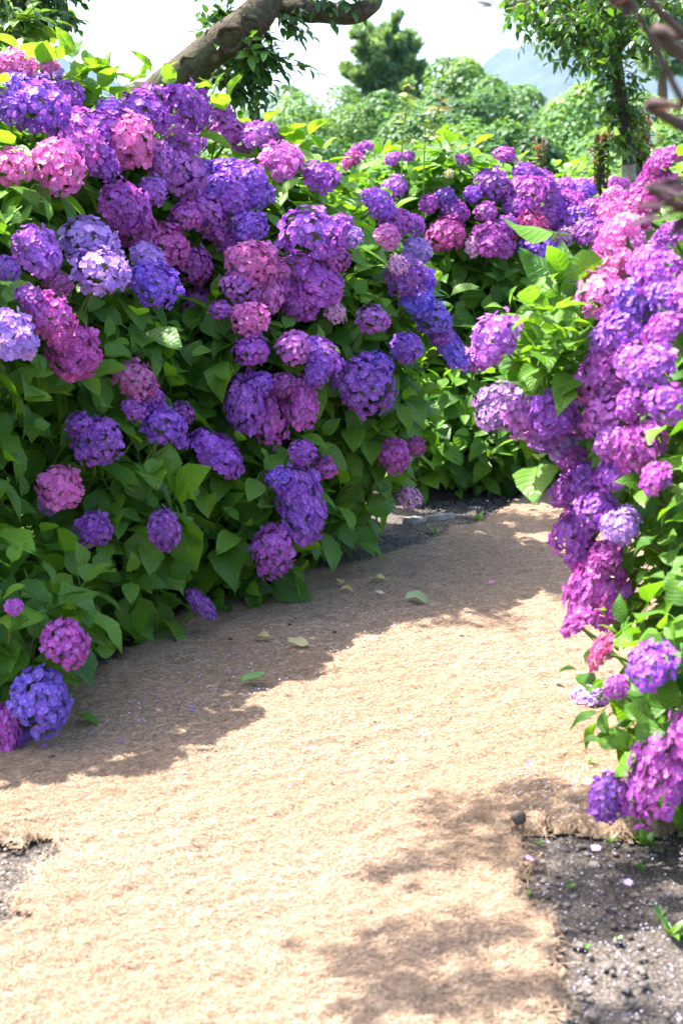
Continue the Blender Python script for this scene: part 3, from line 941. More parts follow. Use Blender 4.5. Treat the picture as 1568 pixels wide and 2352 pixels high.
EE = [((2.0, 10.6, 0.86), (1.0, 0.7, 0.92)), ((3.3, 10.8, 0.82), (1.0, 0.8, 0.9)), ((4.6, 11.0, 0.75), (1.0, 0.8, 0.8))]
HE = parse('1364 425 42 K, 1386 440 46 K, 1396 462 40 W, 1410 418 30 W, 1420 450 44 Q, 1330 428 36 K, 1480 450 50 P, 1450 440 46 P, 1520 470 50 K, 1300 425 30 Q')
make_bush((3.2, 10.8), EE, HE, 'bright lime leaved hydrangea with few pink blooms behind the slender tree', HEDGE, young=1.0, split_heads=0, spacing=0.15, n_obj=200, stems=6)

ED = [((1.28, 3.62, 0.86), (0.62, 0.72, 0.84)), ((0.70, 3.80, 1.10), (0.30, 0.24, 0.16)), ((0.96, 3.10, 0.40), (0.38, 0.34, 0.38)), ((1.05, 3.2, 0.95), (0.36, 0.36, 0.40))]
HD = parse('''1148 778 120 115 Q, 1150 915 112 100 L, 1272 935 118 100 P, 1212 942 100 Q, 1384 690 110 120 K, 1420 620 115 K, 1484 690 130 V, 1528 640 120 P, 1450 752 105 V,
1384 868 120 P, 1400 942 110 Q, 1510 840 115 Q, 1536 765 100 M, 1304 1013 92 L, 1484 1015 130 M, 1359 1105 105 P, 1425 1082 85 P, 1336 1210 105 110 P, 1440 1206 92 65 L,
1384 1350 138 145 M, 1338 1436 70 75 M, 1396 1496 54 80 R, 1510 1522 108 100 P, 1432 1582 60 M, 1516 1772 145 180 M, 1410 1822 110 95 V,
1534 375 85 M, 1510 440 110 R, 1478 492 105 R, 1430 545 115 K, 1552 545 85 P, 1545 920 90 P, 1540 690 80 V, 1350 960 80 Q, 1470 920 90 P, 1460 830 90 Q, 1440 690 90 P, 1400 780 80 Q, 1310 1130 80 P, 1385 1165 90 P, 1352 1265 88 P, 1405 1270 85 M, 1350 1395 85 M, 1420 1010 90 Q, 1520 1090 80 M, 1330 1060 70 P, 1250 990 70 Q, 1500 600 90 Q, 1390 820 80 P''')
TD = [(1560, 340, .03), (1380, 740, .05), (1350, 745, .03), (1230, 740, .08), (1270, 760, .06), (1310, 770, .05), (1290, 830, .05), (1250, 830, .05), (1330, 800, .03)]
make_bush((1.2, 3.5), ED, HD, 'hydrangea beside the soil patch with drooping magenta mopheads hanging over the path edge', HEDGE, young=0.3, split_heads=3, tops=TD, spacing=0.115, leafsize=0.108, top_size=0.72, top_young=0.6)

# ------------------------------------------------------------------ trees and shrubs
def leaf_along(A, path, size, gap, cols, shape=LEAF_TREE, droop=0.3, jitter=0.35, mi=0, start=0.1, ang=0.9):
    P, _ = smooth_path(path, np.ones(len(path)), 8)
    L = np.concatenate([[0], np.cumsum(np.linalg.norm(np.diff(P, axis=0), axis=1))])
    mats, cc = [], []
    s, side = L[-1] * start, 1
    while s < L[-1]:
        p = np.array([np.interp(s, L, P[:, k]) for k in range(3)])
        q = np.array([np.interp(min(s + 0.01, L[-1]), L, P[:, k]) for k in range(3)])
        p0 = np.array([np.interp(max(s - 0.01, 0), L, P[:, k]) for k in range(3)])
        t = unit(q - p0)
        sd = unit(np.cross(t, [0, 0, 1.0]) + RNG.normal(0, jitter, 3)) * side
        d = unit(t * math.cos(ang) + sd * math.sin(ang) + np.array([0, 0, -droop]) + RNG.normal(0, jitter * 0.5, 3))
        nn = unit(np.array([0, 0, 1.0]) + RNG.normal(0, 0.5, 3))
        l = size * RNG.uniform(0.7, 1.2)
        mats.append(frame(d, nn, p, (l, l, l))); cc.append(np.asarray(cols[int(RNG.integers(0, len(cols)))]) * RNG.uniform(0.75, 1.25))
        side = -side
        s += gap * RNG.uniform(0.6, 1.4)
    d = unit(P[-1] - P[-2]); mats.append(frame(d, [0, 0, 1], P[-1], (size,) * 3)); cc.append(np.asarray(cols[0]))
    A.batch(*shape, np.array(mats), np.array(cc), mi)
def spray(A, W, root, tip, n, size, cols, spread=0.12, gap=0.03, shape=LEAF_TREE, droop=0.3, tw=0.004):
    """a twig with side twigs, leaves along all of them"""
    root, tip = np.asarray(root, float), np.asarray(tip, float)
    L = np.linalg.norm(tip - root)
    m = (root + tip) / 2 + np.array([0, 0, 0.12 * L])
    W.add(*tube([root, m, tip], [tw, tw * 0.8, tw * 0.4], 5, 3))
    leaf_along(A, [root, m, tip], size, gap, cols, shape, droop)
    for k in range(n):
        t = RNG.uniform(0.15, 0.95)
        p = root * (1 - t) ** 2 + 2 * m * t * (1 - t) + tip * t * t
        e = p + unit((tip - root) / L * 0.5 + RNG.normal(0, 0.7, 3)) * spread * RNG.uniform(0.6, 1.4)
        W.add(*tube([p, (p + e) / 2 + [0, 0, 0.01], e], [tw * 0.6, tw * 0.5, tw * 0.3], 4, 2))
        leaf_along(A, [p, (p + e) / 2 + np.array([0, 0, 0.01]), e], size, gap, cols, shape, droop)

GREENS = [(0.04, 0.115, 0.022), (0.05, 0.14, 0.025), (0.035, 0.09, 0.022)]
LIVELY = [(0.08, 0.19, 0.025), (0.12, 0.24, 0.03), (0.06, 0.15, 0.025)]

# leaning tree ------------------------------------------------------
Y0 = 6.9
tb = np.array([-1.75, 7.2, 0.0])
tree = empty('leaning_tree', tb, 'leaning grey tree trunk with round pruning scars rising behind the hedge', 'tree')
trunk_pts = [tb + [0, 0, -0.05], at(270, 330, 7.1), at(345, 232, 7.0), at(430, 160, Y0), at(520, 88, Y0 - .1), at(580, 45, Y0 - .15), at(612, 0, Y0 - .15), at(628, -60, Y0 - .1), at(640, -220, Y0), at(600, -420, Y0 + .1)]
V, T, U = tube(trunk_pts, [.115, .095, .085, .082, .078, .078, .070, .062, .05, .03], 28, 14, 0.07, 9)
obj('trunk', tri_mesh('trunk', V - tb, T, U, mats=[BARK]), tree)
limb = [at(590, -50, 7.0), at(632, 6, 6.95), at(690, 22, 6.9), at(745, 28, 6.9), at(800, 32, 6.9), at(838, 22, 6.9), at(866, -14, 6.95), at(880, -90, 7.0), at(940, -260, 7.1)]
V, T, U = tube(limb, [.055, .056, .054, .050, .048, .042, .036, .034, .02], 18, 8, 0.09, 12)
obj('limb', tri_mesh('limb', V - tb, T, U, mats=[BARK]), tree)
V, T, U = tube([tb + [0.25, 0.2, 0], at(425, 260, 7.3), at(458, 195, 7.2), at(520, 140, 7.15), at(575, 90, 7.1), at(590, 20, 7.05)], [.07, .055, .05, .045, .042, .04], 16, 7, 0.09, 12)
obj('limb', tri_mesh('limb', V - tb, T, U, mats=[BARK]), tree)
def knot_arrays(depth, lip):
    prof = [(0.0, -depth), (0.45, -depth * 0.95), (0.62, -depth * 0.5), (0.72, lip * 0.7), (0.86, lip), (1.0, lip * 0.55), (1.14, -0.25)]
    k = 18; V, T = [], []
    for r, z in prof:
        for a in range(k):
            an = a * 2 * math.pi / k
            w = 1 + 0.09 * math.sin(an * 3 + r * 2) + 0.05 * math.sin(an * 5)
            V.append((r * w * math.cos(an), r * w * math.sin(an), z))
    mi = []
    for i in range(len(prof) - 1):
        for a in range(k):
            b = (a + 1) % k
            T += [(i * k + a, (i + 1) * k + a, (i + 1) * k + b), (i * k + a, (i + 1) * k + b, i * k + b)]
            mi += [0 if i < 2 else (1 if i < 5 else 2)] * 2
    return np.array(V), np.array(T), mi
KP, KR = smooth_path(trunk_pts, [.115, .095, .085, .082, .078, .078, .070, .062, .05, .03], 14)
for px, py, wpx, hpx, dep in ((437, 152, 52, 54, .2), (392, 163, 30, 30, .25), (405, 188, 42, 44, .35), (530, 88, 78, 66, .5), (492, 96, 24, 22, -.1), (455, 121, 22, 22, .1), (577, 58, 40, 54, .3), (600, 66, 26, 38, .35), (493, 132, 30, 26, -.2)):
    kx, ky, kd = project(KP)
    i = int(np.argmin((kx - px) ** 2 + (ky - py) ** 2))
    d = ray(px, py)
    # the point on the trunk's skin that this ray meets
    t = np.dot(KP[i] - CAM, d); foot = CAM + d * t
    off = np.linalg.norm(foot - KP[i]); back = math.sqrt(max(KR[i] ** 2 - min(off, KR[i] * .97) ** 2, 1e-5))
    p = foot - d * back
    n = unit(p - KP[i])
    tan = unit(KP[min(i + 1, len(KP) - 1)] - KP[i])
    V, T, mi = knot_arrays(dep, 0.14)
    s = wpx * t / FPX * 0.45
    M = frame(tan, n, p - tb + n * s * 0.06, (s, s * hpx / wpx, s))
    obj('knot', tri_mesh('knot', V, T, mats=[CUT, CALLUS, BARK], midx=mi), tree, M)
A, W = Acc(), Acc()
def sp(x0, y0, x1, y1, n, Y=6.85, size=0.062, cols=GREENS, spread=.12, Y1=None, **k):
    spray(A, W, at(x0, y0, Y), at(x1, y1, Y1 or Y + RNG.normal(0, .06)), n, size, cols, spread, **k)
for a in ((515, 92, 478, 62, 4), (525, 80, 500, 22, 4), (535, 70, 530, 12, 3), (545, 60, 562, 22, 2), (505, 98, 462, 72, 3), (550, 50, 585, 8, 2), (490, 105, 470, 60, 2), (520, 80, 512, 40, 4)):
    sp(*a, Y=6.95, gap=.035)
for a in ((560, 100, 632, 92, 5), (570, 110, 676, 158, 6), (560, 120, 605, 175, 7), (545, 125, 590, 205, 8), (530, 130, 545, 210, 8), (520, 140, 560, 185, 7), (540, 120, 600, 145, 7), (500, 150, 530, 215, 6), (560, 95, 600, 120, 5), (570, 90, 622, 76, 3), (545, 135, 575, 170, 7), (505, 160, 560, 222, 6), (550, 120, 625, 190, 4)):
    sp(*a, Y=7.0, gap=.026)
for a in ((555, 108, 560, 150, 3), (530, 130, 575, 128, 3)):
    sp(*a, Y=6.8, cols=LIVELY)
for a in ((638, 30, 660, 50, 3), (640, 25, 648, 62, 4), (640, 36, 690, 52, 3), (725, -20, 750, 6, 3), (790, -20, 820, 4, 4), (760, -20, 790, 0, 3)):
    sp(*a, Y=6.9, gap=.03)
# the crown above
for k in range(46):
    c = trunk_pts[-1] + RNG.normal(0, 1, 3) * [0.55, 0.5, 0.3] + [0.1, 0, 0.25]
    if project(c)[1][0] > -130: continue
    spray(A, W, c - RNG.normal(0, .15, 3), c, 5, .065, GREENS, .16, .035)
obj('foliage', A.mesh('foliage', [TREELEAF], origin=tb), tree, kind='stuff')
obj('twigs', W.mesh('twigs', [WOOD], origin=tb), tree, kind='stuff')

# dark tree at the hedge's outer end ---------------------------------
tb = np.array([-1.62, 6.35, 0.0])
tree = empty('dark_tree', tb, 'dark trunk with hanging small leaves behind the pink end of the hedge', 'tree')
V, T, U = tube([tb + [0, 0, -.05], at(30, 150, 6.3), at(38, 90, 6.3), at(46, 20, 6.3), at(52, -60, 6.3), at(70, -300, 6.3)], [.12, .085, .08, .075, .07, .04], 20, 8, .09, 10)
obj('trunk', tri_mesh('trunk', V - tb, T, U, mats=[BARK]), tree)
V, T, U = tube([at(48, 0, 6.3), at(90, -60, 6.25), at(160, -120, 6.2), at(230, -170, 6.2)], [.05, .035, .025, .015], 10, 6, .08, 14)
obj('limb', tri_mesh('limb', V - tb, T, U, mats=[BARK]), tree)
A, W = Acc(), Acc()
for a in ((140, -90, 152, 60, 7), (150, -90, 158, 75, 6), (135, -60, 128, 40, 7), (110, -60, 105, 45, 9), (90, -50, 82, 60, 9), (100, -30, 118, 58, 9), (75, -40, 70, 50, 6), (10, -50, 8, 25, 8), (60, 20, 62, 95, 4), (30, -50, 18, 20, 6), (165, -60, 150, 25, 4), (90, 0, 95, 62, 8), (115, -30, 135, 70, 4), (85, -30, 110, 40, 9), (5, -60, 2, 40, 7)):
    sp(*a, Y=6.25, size=.05, gap=.022, spread=.1, droop=.7, cols=GREENS)
for k in range(36):
    c = np.array([-1.3, 6.2, 3.1]) + RNG.normal(0, 1, 3) * [0.5, 0.4, 0.3]
    if project(c)[1][0] > -90: continue
    spray(A, W, c - RNG.normal(0, .15, 3), c, 5, .055, GREENS, .16, .035)
obj('foliage', A.mesh('foliage', [TREELEAF], origin=tb), tree, kind='stuff')
obj('twigs', W.mesh('twigs', [WOOD], origin=tb), tree, kind='stuff')
# added unseen limb reaching over the hedge; leaves placed to dapple the near path
SH = np.array([SUN_DIR.x, SUN_DIR.y, SUN_DIR.z]) / SUN_DIR.z
lp = [np.array([-1.6, 6.3, 3.0]), np.array([-2.7, 5.6, 3.6]), np.array([-3.3, 4.6, 3.9]), np.array([-3.2, 3.8, 4.0]), np.array([-2.9, 3.3, 4.0])]
V, T, U = tube(lp, [.055, .045, .035, .022, .01], 10, 6, .08, 14)
obj('limb', tri_mesh('limb', V - tb, T, U, mats=[BARK]), tree)
A, W = Acc(), Acc()
for px, py, rx, ry, n in ((1250, 1850, 90, 22, 9), (1420, 1870, 90, 22, 9), (1130, 1960, 70, 20, 5), (1010, 2010, 90, 22, 6), (1400, 2010, 130, 50, 16), (1500, 2090, 100, 40, 11), (1140, 2200, 130, 30, 9), (960, 2220, 120, 25, 5), (1200, 2300, 120, 40, 10), (1450, 2320, 120, 40, 9), (880, 2330, 120, 25, 4), (1090, 2110, 60, 14, 2)):
    for k in range(int(n * .5 + .5)):
        g = ground(px + RNG.normal(0, .6) * rx, py + RNG.normal(0, .6) * ry)
        z = RNG.uniform(3.3, 3.9)
        c = g + SH * z
        j_ = int(np.argmin([np.linalg.norm(q - c) for q in lp]))
        spray(A, W, c * .85 + lp[j_] * .15 + RNG.normal(0, .05, 3), c, 2, .06, GREENS, .1, .035)
obj('foliage', A.mesh('foliage', [TREELEAF], origin=tb), tree, kind='stuff')
obj('twigs', W.mesh('twigs', [WOOD], origin=tb), tree, kind='stuff')
# lighter climbing shoots in front of it
tb2 = np.array([-1.7, 5.9, 0.0])
cl = empty('climbing_shrub', tb2, 'thin shrub shoots with pale yellowish leaves in front of the dark trunk', 'shrub')
A, W = Acc(), Acc()
W.add(*tube([tb2, at(5, 120, 5.8), at(40, 60, 5.75), at(90, 5, 5.7)], [.012, .006, .004, .003], 6, 5))
W.add(*tube([tb2, at(-20, 80, 5.8), at(30, 52, 5.75), at(80, 45, 5.7)], [.012, .006, .004, .003], 6, 5))
for a in ((0, 60, 70, 42, 3), (5, 100, 45, 50, 4), (-10, 95, 25, 75, 4), (40, 60, 95, 28, 3), (20, 85, 72, 72, 2), (0, 40, 35, 30, 3)):
    spray(A, W, at(a[0], a[1], 5.8), at(a[2], a[3], 5.75), a[4], .085, [(0.13, 0.22, 0.03), (0.09, 0.19, 0.03), (0.06, 0.14, 0.03)], .1, .05)
obj('foliage', A.mesh('foliage', [TREELEAF], origin=tb2), cl, kind='stuff')
obj('twigs', W.mesh('twigs', [STEM], origin=tb2), cl, kind='stuff')

# slender tree on the far side ---------------------------------------
Y1 = 9.5
tb = at(1449, 440, Y1); tb[2] = 0
tree = empty('slender_tree', tb, 'slender tree with cut pale bark at its foot and leaves along its trunk', 'tree')
tp = [tb + [0, 0, -.05], at(1448, 445, Y1), at(1444, 385, Y1), at(1440, 330, Y1), at(1430, 250, Y1), at(1416, 170, Y1), at(1410, 110, Y1)]
V, T, U = tube(tp, [.052, .048, .047, .043, .042, .042, .045], 20, 9, .07, 14)
obj('trunk', tri_mesh('trunk', V - tb, T, U, mats=[BARK]), tree)
V, T, U = tube([at(1449, 450, Y1), at(1446, 410, Y1), at(1444, 378, Y1)], [.056, .0545, .053], 20, 6, .03, 14)
obj('bare_wood', tri_mesh('bare_wood', V - tb, T, U, mats=[BARK2]), tree)
for pts in ([(1410, 120), (1392, 80), (1368, 40), (1345, -40)], [(1410, 115), (1400, 60), (1390, 10), (1395, -80)], [(1414, 112), (1425, 70), (1436, 20), (1450, -70)], [(1416, 118), (1440, 88), (1475, 40), (1520, -20)], [(1404, 118), (1370, 90), (1320, 60), (1260, 30)]):
    V, T, U = tube([at(x, y, Y1 + RNG.normal(0, .02)) for x, y in pts], [.032, .022, .018, .012], 10, 5, .08, 16)
    obj('limb', tri_mesh('limb', V - tb, T, U, mats=[BARK]), tree)
A, W = Acc(), Acc()
MIXG = GREENS + LIVELY + [(0.10, 0.2, 0.03)]
for x, y, rx, ry, n in ((1170, 10, 28, 16, 8), (1215, 25, 36, 26, 14), (1255, 50, 40, 36, 20), (1300, 70, 45, 48, 26), (1340, 110, 38, 36, 18), (1380, 60, 50, 50, 22), (1430, 40, 50, 45, 22), (1490, 30, 55, 45, 22), (1540, 40, 40, 50, 16), (1300, 20, 60, 30, 20), (1400, 150, 28, 22, 9), (1470, 100, 35, 30, 9), (1380, 5, 80, 25, 18)):
    for k in range(n):
        ex, ey = x + RNG.normal(0, .55) * rx, y + RNG.normal(0, .55) * ry
        Ye = Y1 + RNG.normal(0, .35)
        spray(A, W, at(ex + RNG.normal(0, 18), ey - RNG.uniform(5, 35), Ye), at(ex, ey, Ye + RNG.normal(0, .05)), 3, .062, MIXG, .12, .04)
for k in range(46):
    i = RNG.uniform(0, 1)
    y = 160 + i * 200; x = np.interp(y, [110, 250, 385], [1410, 1430, 1444])
    s = RNG.choice([-1, 1])
    spray(A, W, at(x + s * 8, y, Y1 - .05), at(x + s * RNG.uniform(18, 48), y - RNG.uniform(-10, 25), Y1 - RNG.uniform(0, .15)), 1, .07, MIXG if i < .5 else LIVELY + [(0.18, 0.22, 0.03)], .08, .045)
for k in range(60):
    c = at(1400 + RNG.normal(0, 110), -150 + RNG.normal(0, 70), Y1 + RNG.normal(0, .5))
    if project(c)[1][0] > -30: continue
    spray(A, W, c - RNG.normal(0, .2, 3), c, 4, .08, MIXG, .16, .05)
obj('foliage', A.mesh('foliage', [TREELEAF], origin=tb), tree, kind='stuff')
obj('twigs', W.mesh('twigs', [WOOD], origin=tb), tree, kind='stuff')

# upright shrubs with red young tips ----------------------------------
def red_shrub(px, ytop, ybot, Y, nst, spreadpx, label):
    b = at(px, ybot, Y); b[2] = 0
    r = empty('red_tipped_shrub', b, label, 'shrub', 'red tipped shrubs around the slender tree')
    A, W = Acc(), Acc()
    for k in range(nst):
        x1 = px + RNG.normal(0, 1) * spreadpx
        yt = ytop + abs(RNG.normal(0, 1)) * (ybot - ytop) * .35
        tip = at(x1, yt, Y + RNG.normal(0, .1))
        m = at((px + x1) / 2 + RNG.normal(0, 4), (yt + ybot) / 2, Y)
        low = b + [RNG.normal(0, .06), RNG.normal(0, .06), 0]
        W.add(*tube([low, m, tip], [.008, .005, .002], 5, 5))
        s = .45
        leaf_along(A, [m * .55 + low * .45, m * .7 + tip * .3, m * .3 + tip * .7], .045, .013, [(0.05, 0.11, 0.025), (0.09, 0.15, 0.03), (0.16, 0.12, 0.03), (0.05, 0.10, 0.03)], LEAF_TREE, .1, .5)
        leaf_along(A, [m * .3 + tip * .7, m * .1 + tip * .9, tip], .04, .014, [(0.15, 0.035, 0.025), (0.18, 0.06, 0.025), (0.10, 0.03, 0.03)], LEAF_TREE, -.2, .4, ang=.6)
    obj('foliage', A.mesh('foliage', [TREELEAF], origin=b), r, kind='stuff')
    obj('stems', W.mesh('stems', [WOOD], origin=b), r, kind='stuff')
red_shrub(1240, 322, 400, 10.2, 5, 9, 'small red tipped shrub standing alone before the vine thicket')
red_shrub(1372, 305, 420, 10.0, 12, 24, 'red tipped shrub just beside the pale cut foot of the slender tree')
red_shrub(1478, 255, 430, 9.9, 16, 22, 'tallest red tipped shrub between the slender tree and the pink mopheads')

# two tall shoots with pale leaves -------------------------------------
for (px, yt, yb, lean, lab) in ((935, 195, 350, 12, 'taller straight young shoot with yellowish leaves above the hedge'), (1000, 228, 350, 26, 'bent young shoot with orange tip leaves above the hedge')):
    b = at(px - lean, yb, 7.6); b[2] = 0
    r = empty('young_shoot', b, lab, 'shoot', 'young shoots above the hedge')
    pts = [b, at(px - lean, yb, 7.55), at(px - lean * .4, (yt + yb) / 2, 7.5), at(px + lean * .5, yt, 7.5)]
    V, T, U = tube(pts, [.006, .004, .003, .0015], 6, 8)
    obj('stem', tri_mesh('stem', V - b, T, U, mats=[STEM]), r)
    P, _ = smooth_path(pts[1:], np.ones(3), 10)
    for k in range(15):
        p = P[min(int(k / 15 * len(P)) + 1, len(P) - 1)]
        sd = 1 if k % 2 else -1
        d = unit(np.array([sd * RNG.uniform(.5, 1), RNG.normal(0, .5), RNG.uniform(-.2, .6)]))
        l = RNG.uniform(.05, .085)
        o = obj('leaf', tree_leaf_mesh, r, shifted(frame(d, unit([RNG.normal(0, .5), -.9, .7]), p, (l, l, l)), b))
        o.color = ((0.16, 0.23, 0.03, 1) if k < 11 else (0.30, 0.24, 0.05, 1))

# black metal hoops behind the hedge ------------------------------------
IRON = simple_noise_mat('dark_iron', (0.012, 0.012, 0.014), (0.03, 0.03, 0.034), 40, 0.45, 0.2, .003, spec=.5)
hb = at(592, 330, 7.4); hb[2] = 0
hr = empty('metal_hoops', hb, 'twin dark metal hoops poking up behind the hedge', 'garden stake')
for px in (583, 602):
    t = at(px, 276, 7.4); w = .018
    pts = [[t[0] - w, t[1], 0], [t[0] - w, t[1], t[2] - .06], [t[0] - w * .8, t[1], t[2] - .015], [t[0], t[1], t[2]], [t[0] + w * .8, t[1], t[2] - .015], [t[0] + w, t[1], t[2] - .06], [t[0] + w, t[1], 0]]
    V, T, U = tube(pts, [.007] * 7, 8, 6)
    obj('hoop', tri_mesh('hoop', V - hb, T, U, mats=[IRON]), hr)

# vine covered thicket on the slope --------------------------------------
def mound(px, ytop, Y, rx, rz, ry, n, lab, cols=LIVELY, lsz=.066, name='vine_covered_shrub'):
    top = at(px, ytop, Y)
    c = top - np.array([0, 0, rz])
    b = np.array([c[0], c[1], max(0.0, hill_z(np.array([[c[0], c[1], 0.0]]))[0])])
    r = empty(name, b, lab, 'shrub', 'vine covered shrubs on the far slope')
    A = Acc()
    ncl = 26
    m = int(n * 4.2) // ncl
    d = RNG.normal(0, 1, (ncl, 3)); d[:, 2] = np.abs(d[:, 2]) - .3; d[:, 1] -= .4
    d /= np.linalg.norm(d, axis=1)[:, None]
    lump = 1 + .12 * vnoise(d * 2.4 + px)
    cr = RNG.uniform(.22, .46, ncl) * min(1.0, rx + .1)
    pc = c + d * (np.array([rx, ry, rz]) - cr[:, None] * .8) * lump[:, None]
    cl = np.asarray(cols)[RNG.integers(0, len(cols), ncl)] * RNG.uniform(.8, 1.2, (ncl, 1))
    q = RNG.normal(0, 1, (ncl, m, 3)); q[..., 2] += .35; q[..., 1] -= .25; q += d[:, None] * .5
    q /= np.linalg.norm(q, axis=2)[..., None]
    pos = (pc[:, None] + q * (cr[:, None] * (1 + .12 * vnoise((q * 3 + pc[:, None]).reshape(-1, 3)).reshape(ncl, m) + RNG.normal(0, .05, (ncl, m))))[..., None]).reshape(-1, 3)
    nn = (q * .8 + np.array([0, 0, .35]) + RNG.normal(0, .28, q.shape)).reshape(-1, 3)
    nn /= np.linalg.norm(nn, axis=1)[:, None]
    dd = np.cross(nn, RNG.normal(0, 1, nn.shape)); dd /= np.linalg.norm(dd, axis=1)[:, None]
    dd[:, 2] -= .4; dd -= nn * (dd * nn).sum(1)[:, None]; dd /= np.linalg.norm(dd, axis=1)[:, None]
    l = lsz * RNG.uniform(.6, 1.3, len(nn))
    mats = np.zeros((len(nn), 4, 4)); mats[:, 3, 3] = 1
    mats[:, :3, 0] = dd * l[:, None]; mats[:, :3, 1] = np.cross(nn, dd) * l[:, None]; mats[:, :3, 2] = nn * l[:, None]; mats[:, :3, 3] = pos
    cc = np.repeat(cl, m, axis=0) * RNG.uniform(.8, 1.2, (len(nn), 1))
    A.batch(*LEAF_ROUND, np.array(mats), np.array(cc))
    obj('crown', A.mesh('crown', [FARLEAF], origin=b), r, kind='stuff')
    # inner leaf mass and stem
    V, T, U = tube([b + [0, 0, -.1], c + [0, 0, -.2], c + [0, 0, rz * .4]], [.1, .08, .03], 8, 4, .1)
    obj('trunk', tri_mesh('trunk', V - b, T, U, mats=[WOOD]), r)
VG = [(0.10, 0.20, 0.055), (0.135, 0.24, 0.06), (0.08, 0.175, 0.055)]
VD = [(0.055, 0.13, 0.055), (0.065, 0.15, 0.055)]
for a in ((620, 238, 19, 1.0, 1.3, 1.0, 2600, 'low vine covered shrub ending the thicket beside the leaning trunk'),
          (700, 192, 22, 0.95, 1.5, 1.0, 2600, 'vine covered shrub with a small rounded knob on top'),
          (790, 200, 23, 1.1, 1.5, 1.0, 2600, 'vine covered shrub between the knobbed shrub and the conifer'),
          (900, 205, 20, 1.2, 1.5, 1.0, 3000, 'broad vine covered shrub below the conifer'),
          (985, 190, 24, .8, 1.6, 1.0, 2000, 'narrow vine covered shrub between conifer and tall vine mound'),
          (1080, 126, 22, 1.0, 2.0, 1.0, 3400, 'tallest vine covered mound, steep against the pale mountain'),
          (1160, 178, 21, 0.9, 1.6, 1.0, 2600, 'stepped vine covered mound sloping down towards the slender tree'),
          (1000, 262, 16.5, 1.1, 1.2, .8, 2600, 'shaded vine covered shrub behind the two young shoots'),
          (1250, 240, 20, 1.0, 1.3, 1.0, 2600, 'vine covered shrub in the dip below the mountain'),
          (1370, 205, 18, .85, 1.5, .9, 2600, 'rounded pale vine covered shrub behind the slender tree'),
          (1510, 205, 18, 1.2, 1.5, .9, 2600, 'vine covered shrub beyond the slender tree, below the dark pine'),
          (660, 300, 15, 1.1, 1.0, .8, 2400, 'low front vine covered shrub beside the metal hoops'),
          (820, 300, 15, 1.1, 1.0, .8, 2400, 'low front vine covered shrub behind the hedge dip'),
          (1140, 292, 14.5, 1.0, 1.0, .8, 2400, 'low front vine covered shrub between young shoots and red tipped shrubs'),
          (1300, 292, 14.5, 1.0, 1.0, .8, 2400, 'low front vine covered shrub directly behind the red tipped shrubs'),
          (1480, 300, 14.5, 1.0, 1.0, .8, 2000, 'low front vine covered shrub behind the tallest red tipped shrub'),
          (540, 300, 18, 1.0, 1.2, .8, 1400, 'vine covered shrub half hidden by the leaning tree')):
    mound(*a, cols=VG if a[2] > 17 else VG + VD)
mound(1060, 205, 20.0, .85, 1.3, .8, 2000, 'darker blue green vine mound in front of the tallest one', VD)

# conifers behind -----------------------------------------------------------
def conifer(px0, Y, top, blobs, lab, n):
    b = at(px0, 380, Y); b[2] = max(0, hill_z(np.array([[b[0], b[1], 0.]]))[0])
    r = empty('conifer', b, lab, 'tree', 'conifers beyond the thicket')
    tp = at(top[0], top[1], Y)
    V, T, U = tube([b + [0, 0, -.1], b * .4 + tp * .6, tp], [.16, .09, .02], 8, 5, .08)
    obj('trunk', tri_mesh('trunk', V - b, T, U, mats=[WOOD]), r)
    A = Acc()
    mats, cc = [], []
    s = Y / FPX
    blobs = list(blobs)
    for x0, y0, x1, y1, w in blobs[:]:
        for q in range(3):
            t = RNG.uniform(.25, .9)
            a0, b0 = x0 * (1 - t) + x1 * t, y0 * (1 - t) + y1 * t
            an = math.atan2(y1 - y0, x1 - x0) + RNG.normal(0, .7); ln = w * RNG.uniform(.9, 1.5)
            blobs.append((a0, b0, a0 + math.cos(an) * ln, b0 + math.sin(an) * ln, w * .33))
    for x0, y0, x1, y1, w in blobs:
        a, b_ = at(x0, y0, Y + RNG.normal(0, .25)), at(x1, y1, Y + RNG.normal(0, .45))
        L = np.linalg.norm(b_ - a)
        for q in range(int(n * L * 1.6)):
            t = RNG.random() ** .8
            p = a * (1 - t) + b_ * t + unit(RNG.normal(0, 1, 3)) * w * s * (1.05 - t) * RNG.uniform(.3, 1)
            out = unit((b_ - a) / L * .8 + np.array([0, 0, .3]) + RNG.normal(0, .35, 3))
            col = np.array((0.125, 0.21, 0.115)) * RNG.uniform(.55, 1.7)
            for w_ in range(5):
                e = unit(out + RNG.normal(0, .4, 3)); l = RNG.uniform(.07, .2)
                mats.append(frame(e, unit(RNG.normal(0, 1, 3)), p + RNG.normal(0, .04, 3), (l, l * .6, l))); cc.append(col)
    A.batch(*LEAF_SLIM, np.array(mats), np.array(cc))
    obj('crown', A.mesh('crown', [FARLEAF], origin=b), r, kind='stuff')
conifer(890, 36, (906, 48), [(895, 150, 906, 42, 20), (890, 140, 843, 58, 22), (870, 120, 815, 66, 10), (880, 160, 845, 95, 26), (895, 190, 868, 110, 34), (880, 190, 792, 152, 14), (880, 200, 808, 170, 20),
    (900, 140, 936, 78, 18), (905, 160, 958, 108, 18), (900, 180, 972, 150, 20), (905, 200, 978, 178, 22), (890, 200, 912, 110, 40), (880, 200, 838, 130, 34), (900, 210, 945, 140, 34), (850, 210, 820, 175, 24), (893, 110, 884, 62, 10), (885, 245, 835, 195, 34), (890, 245, 940, 195, 34), (888, 260, 880, 180, 40), (888, 270, 800, 215, 26), (888, 270, 970, 215, 26)], 'ragged blue green conifer standing above the vine thicket', 150)
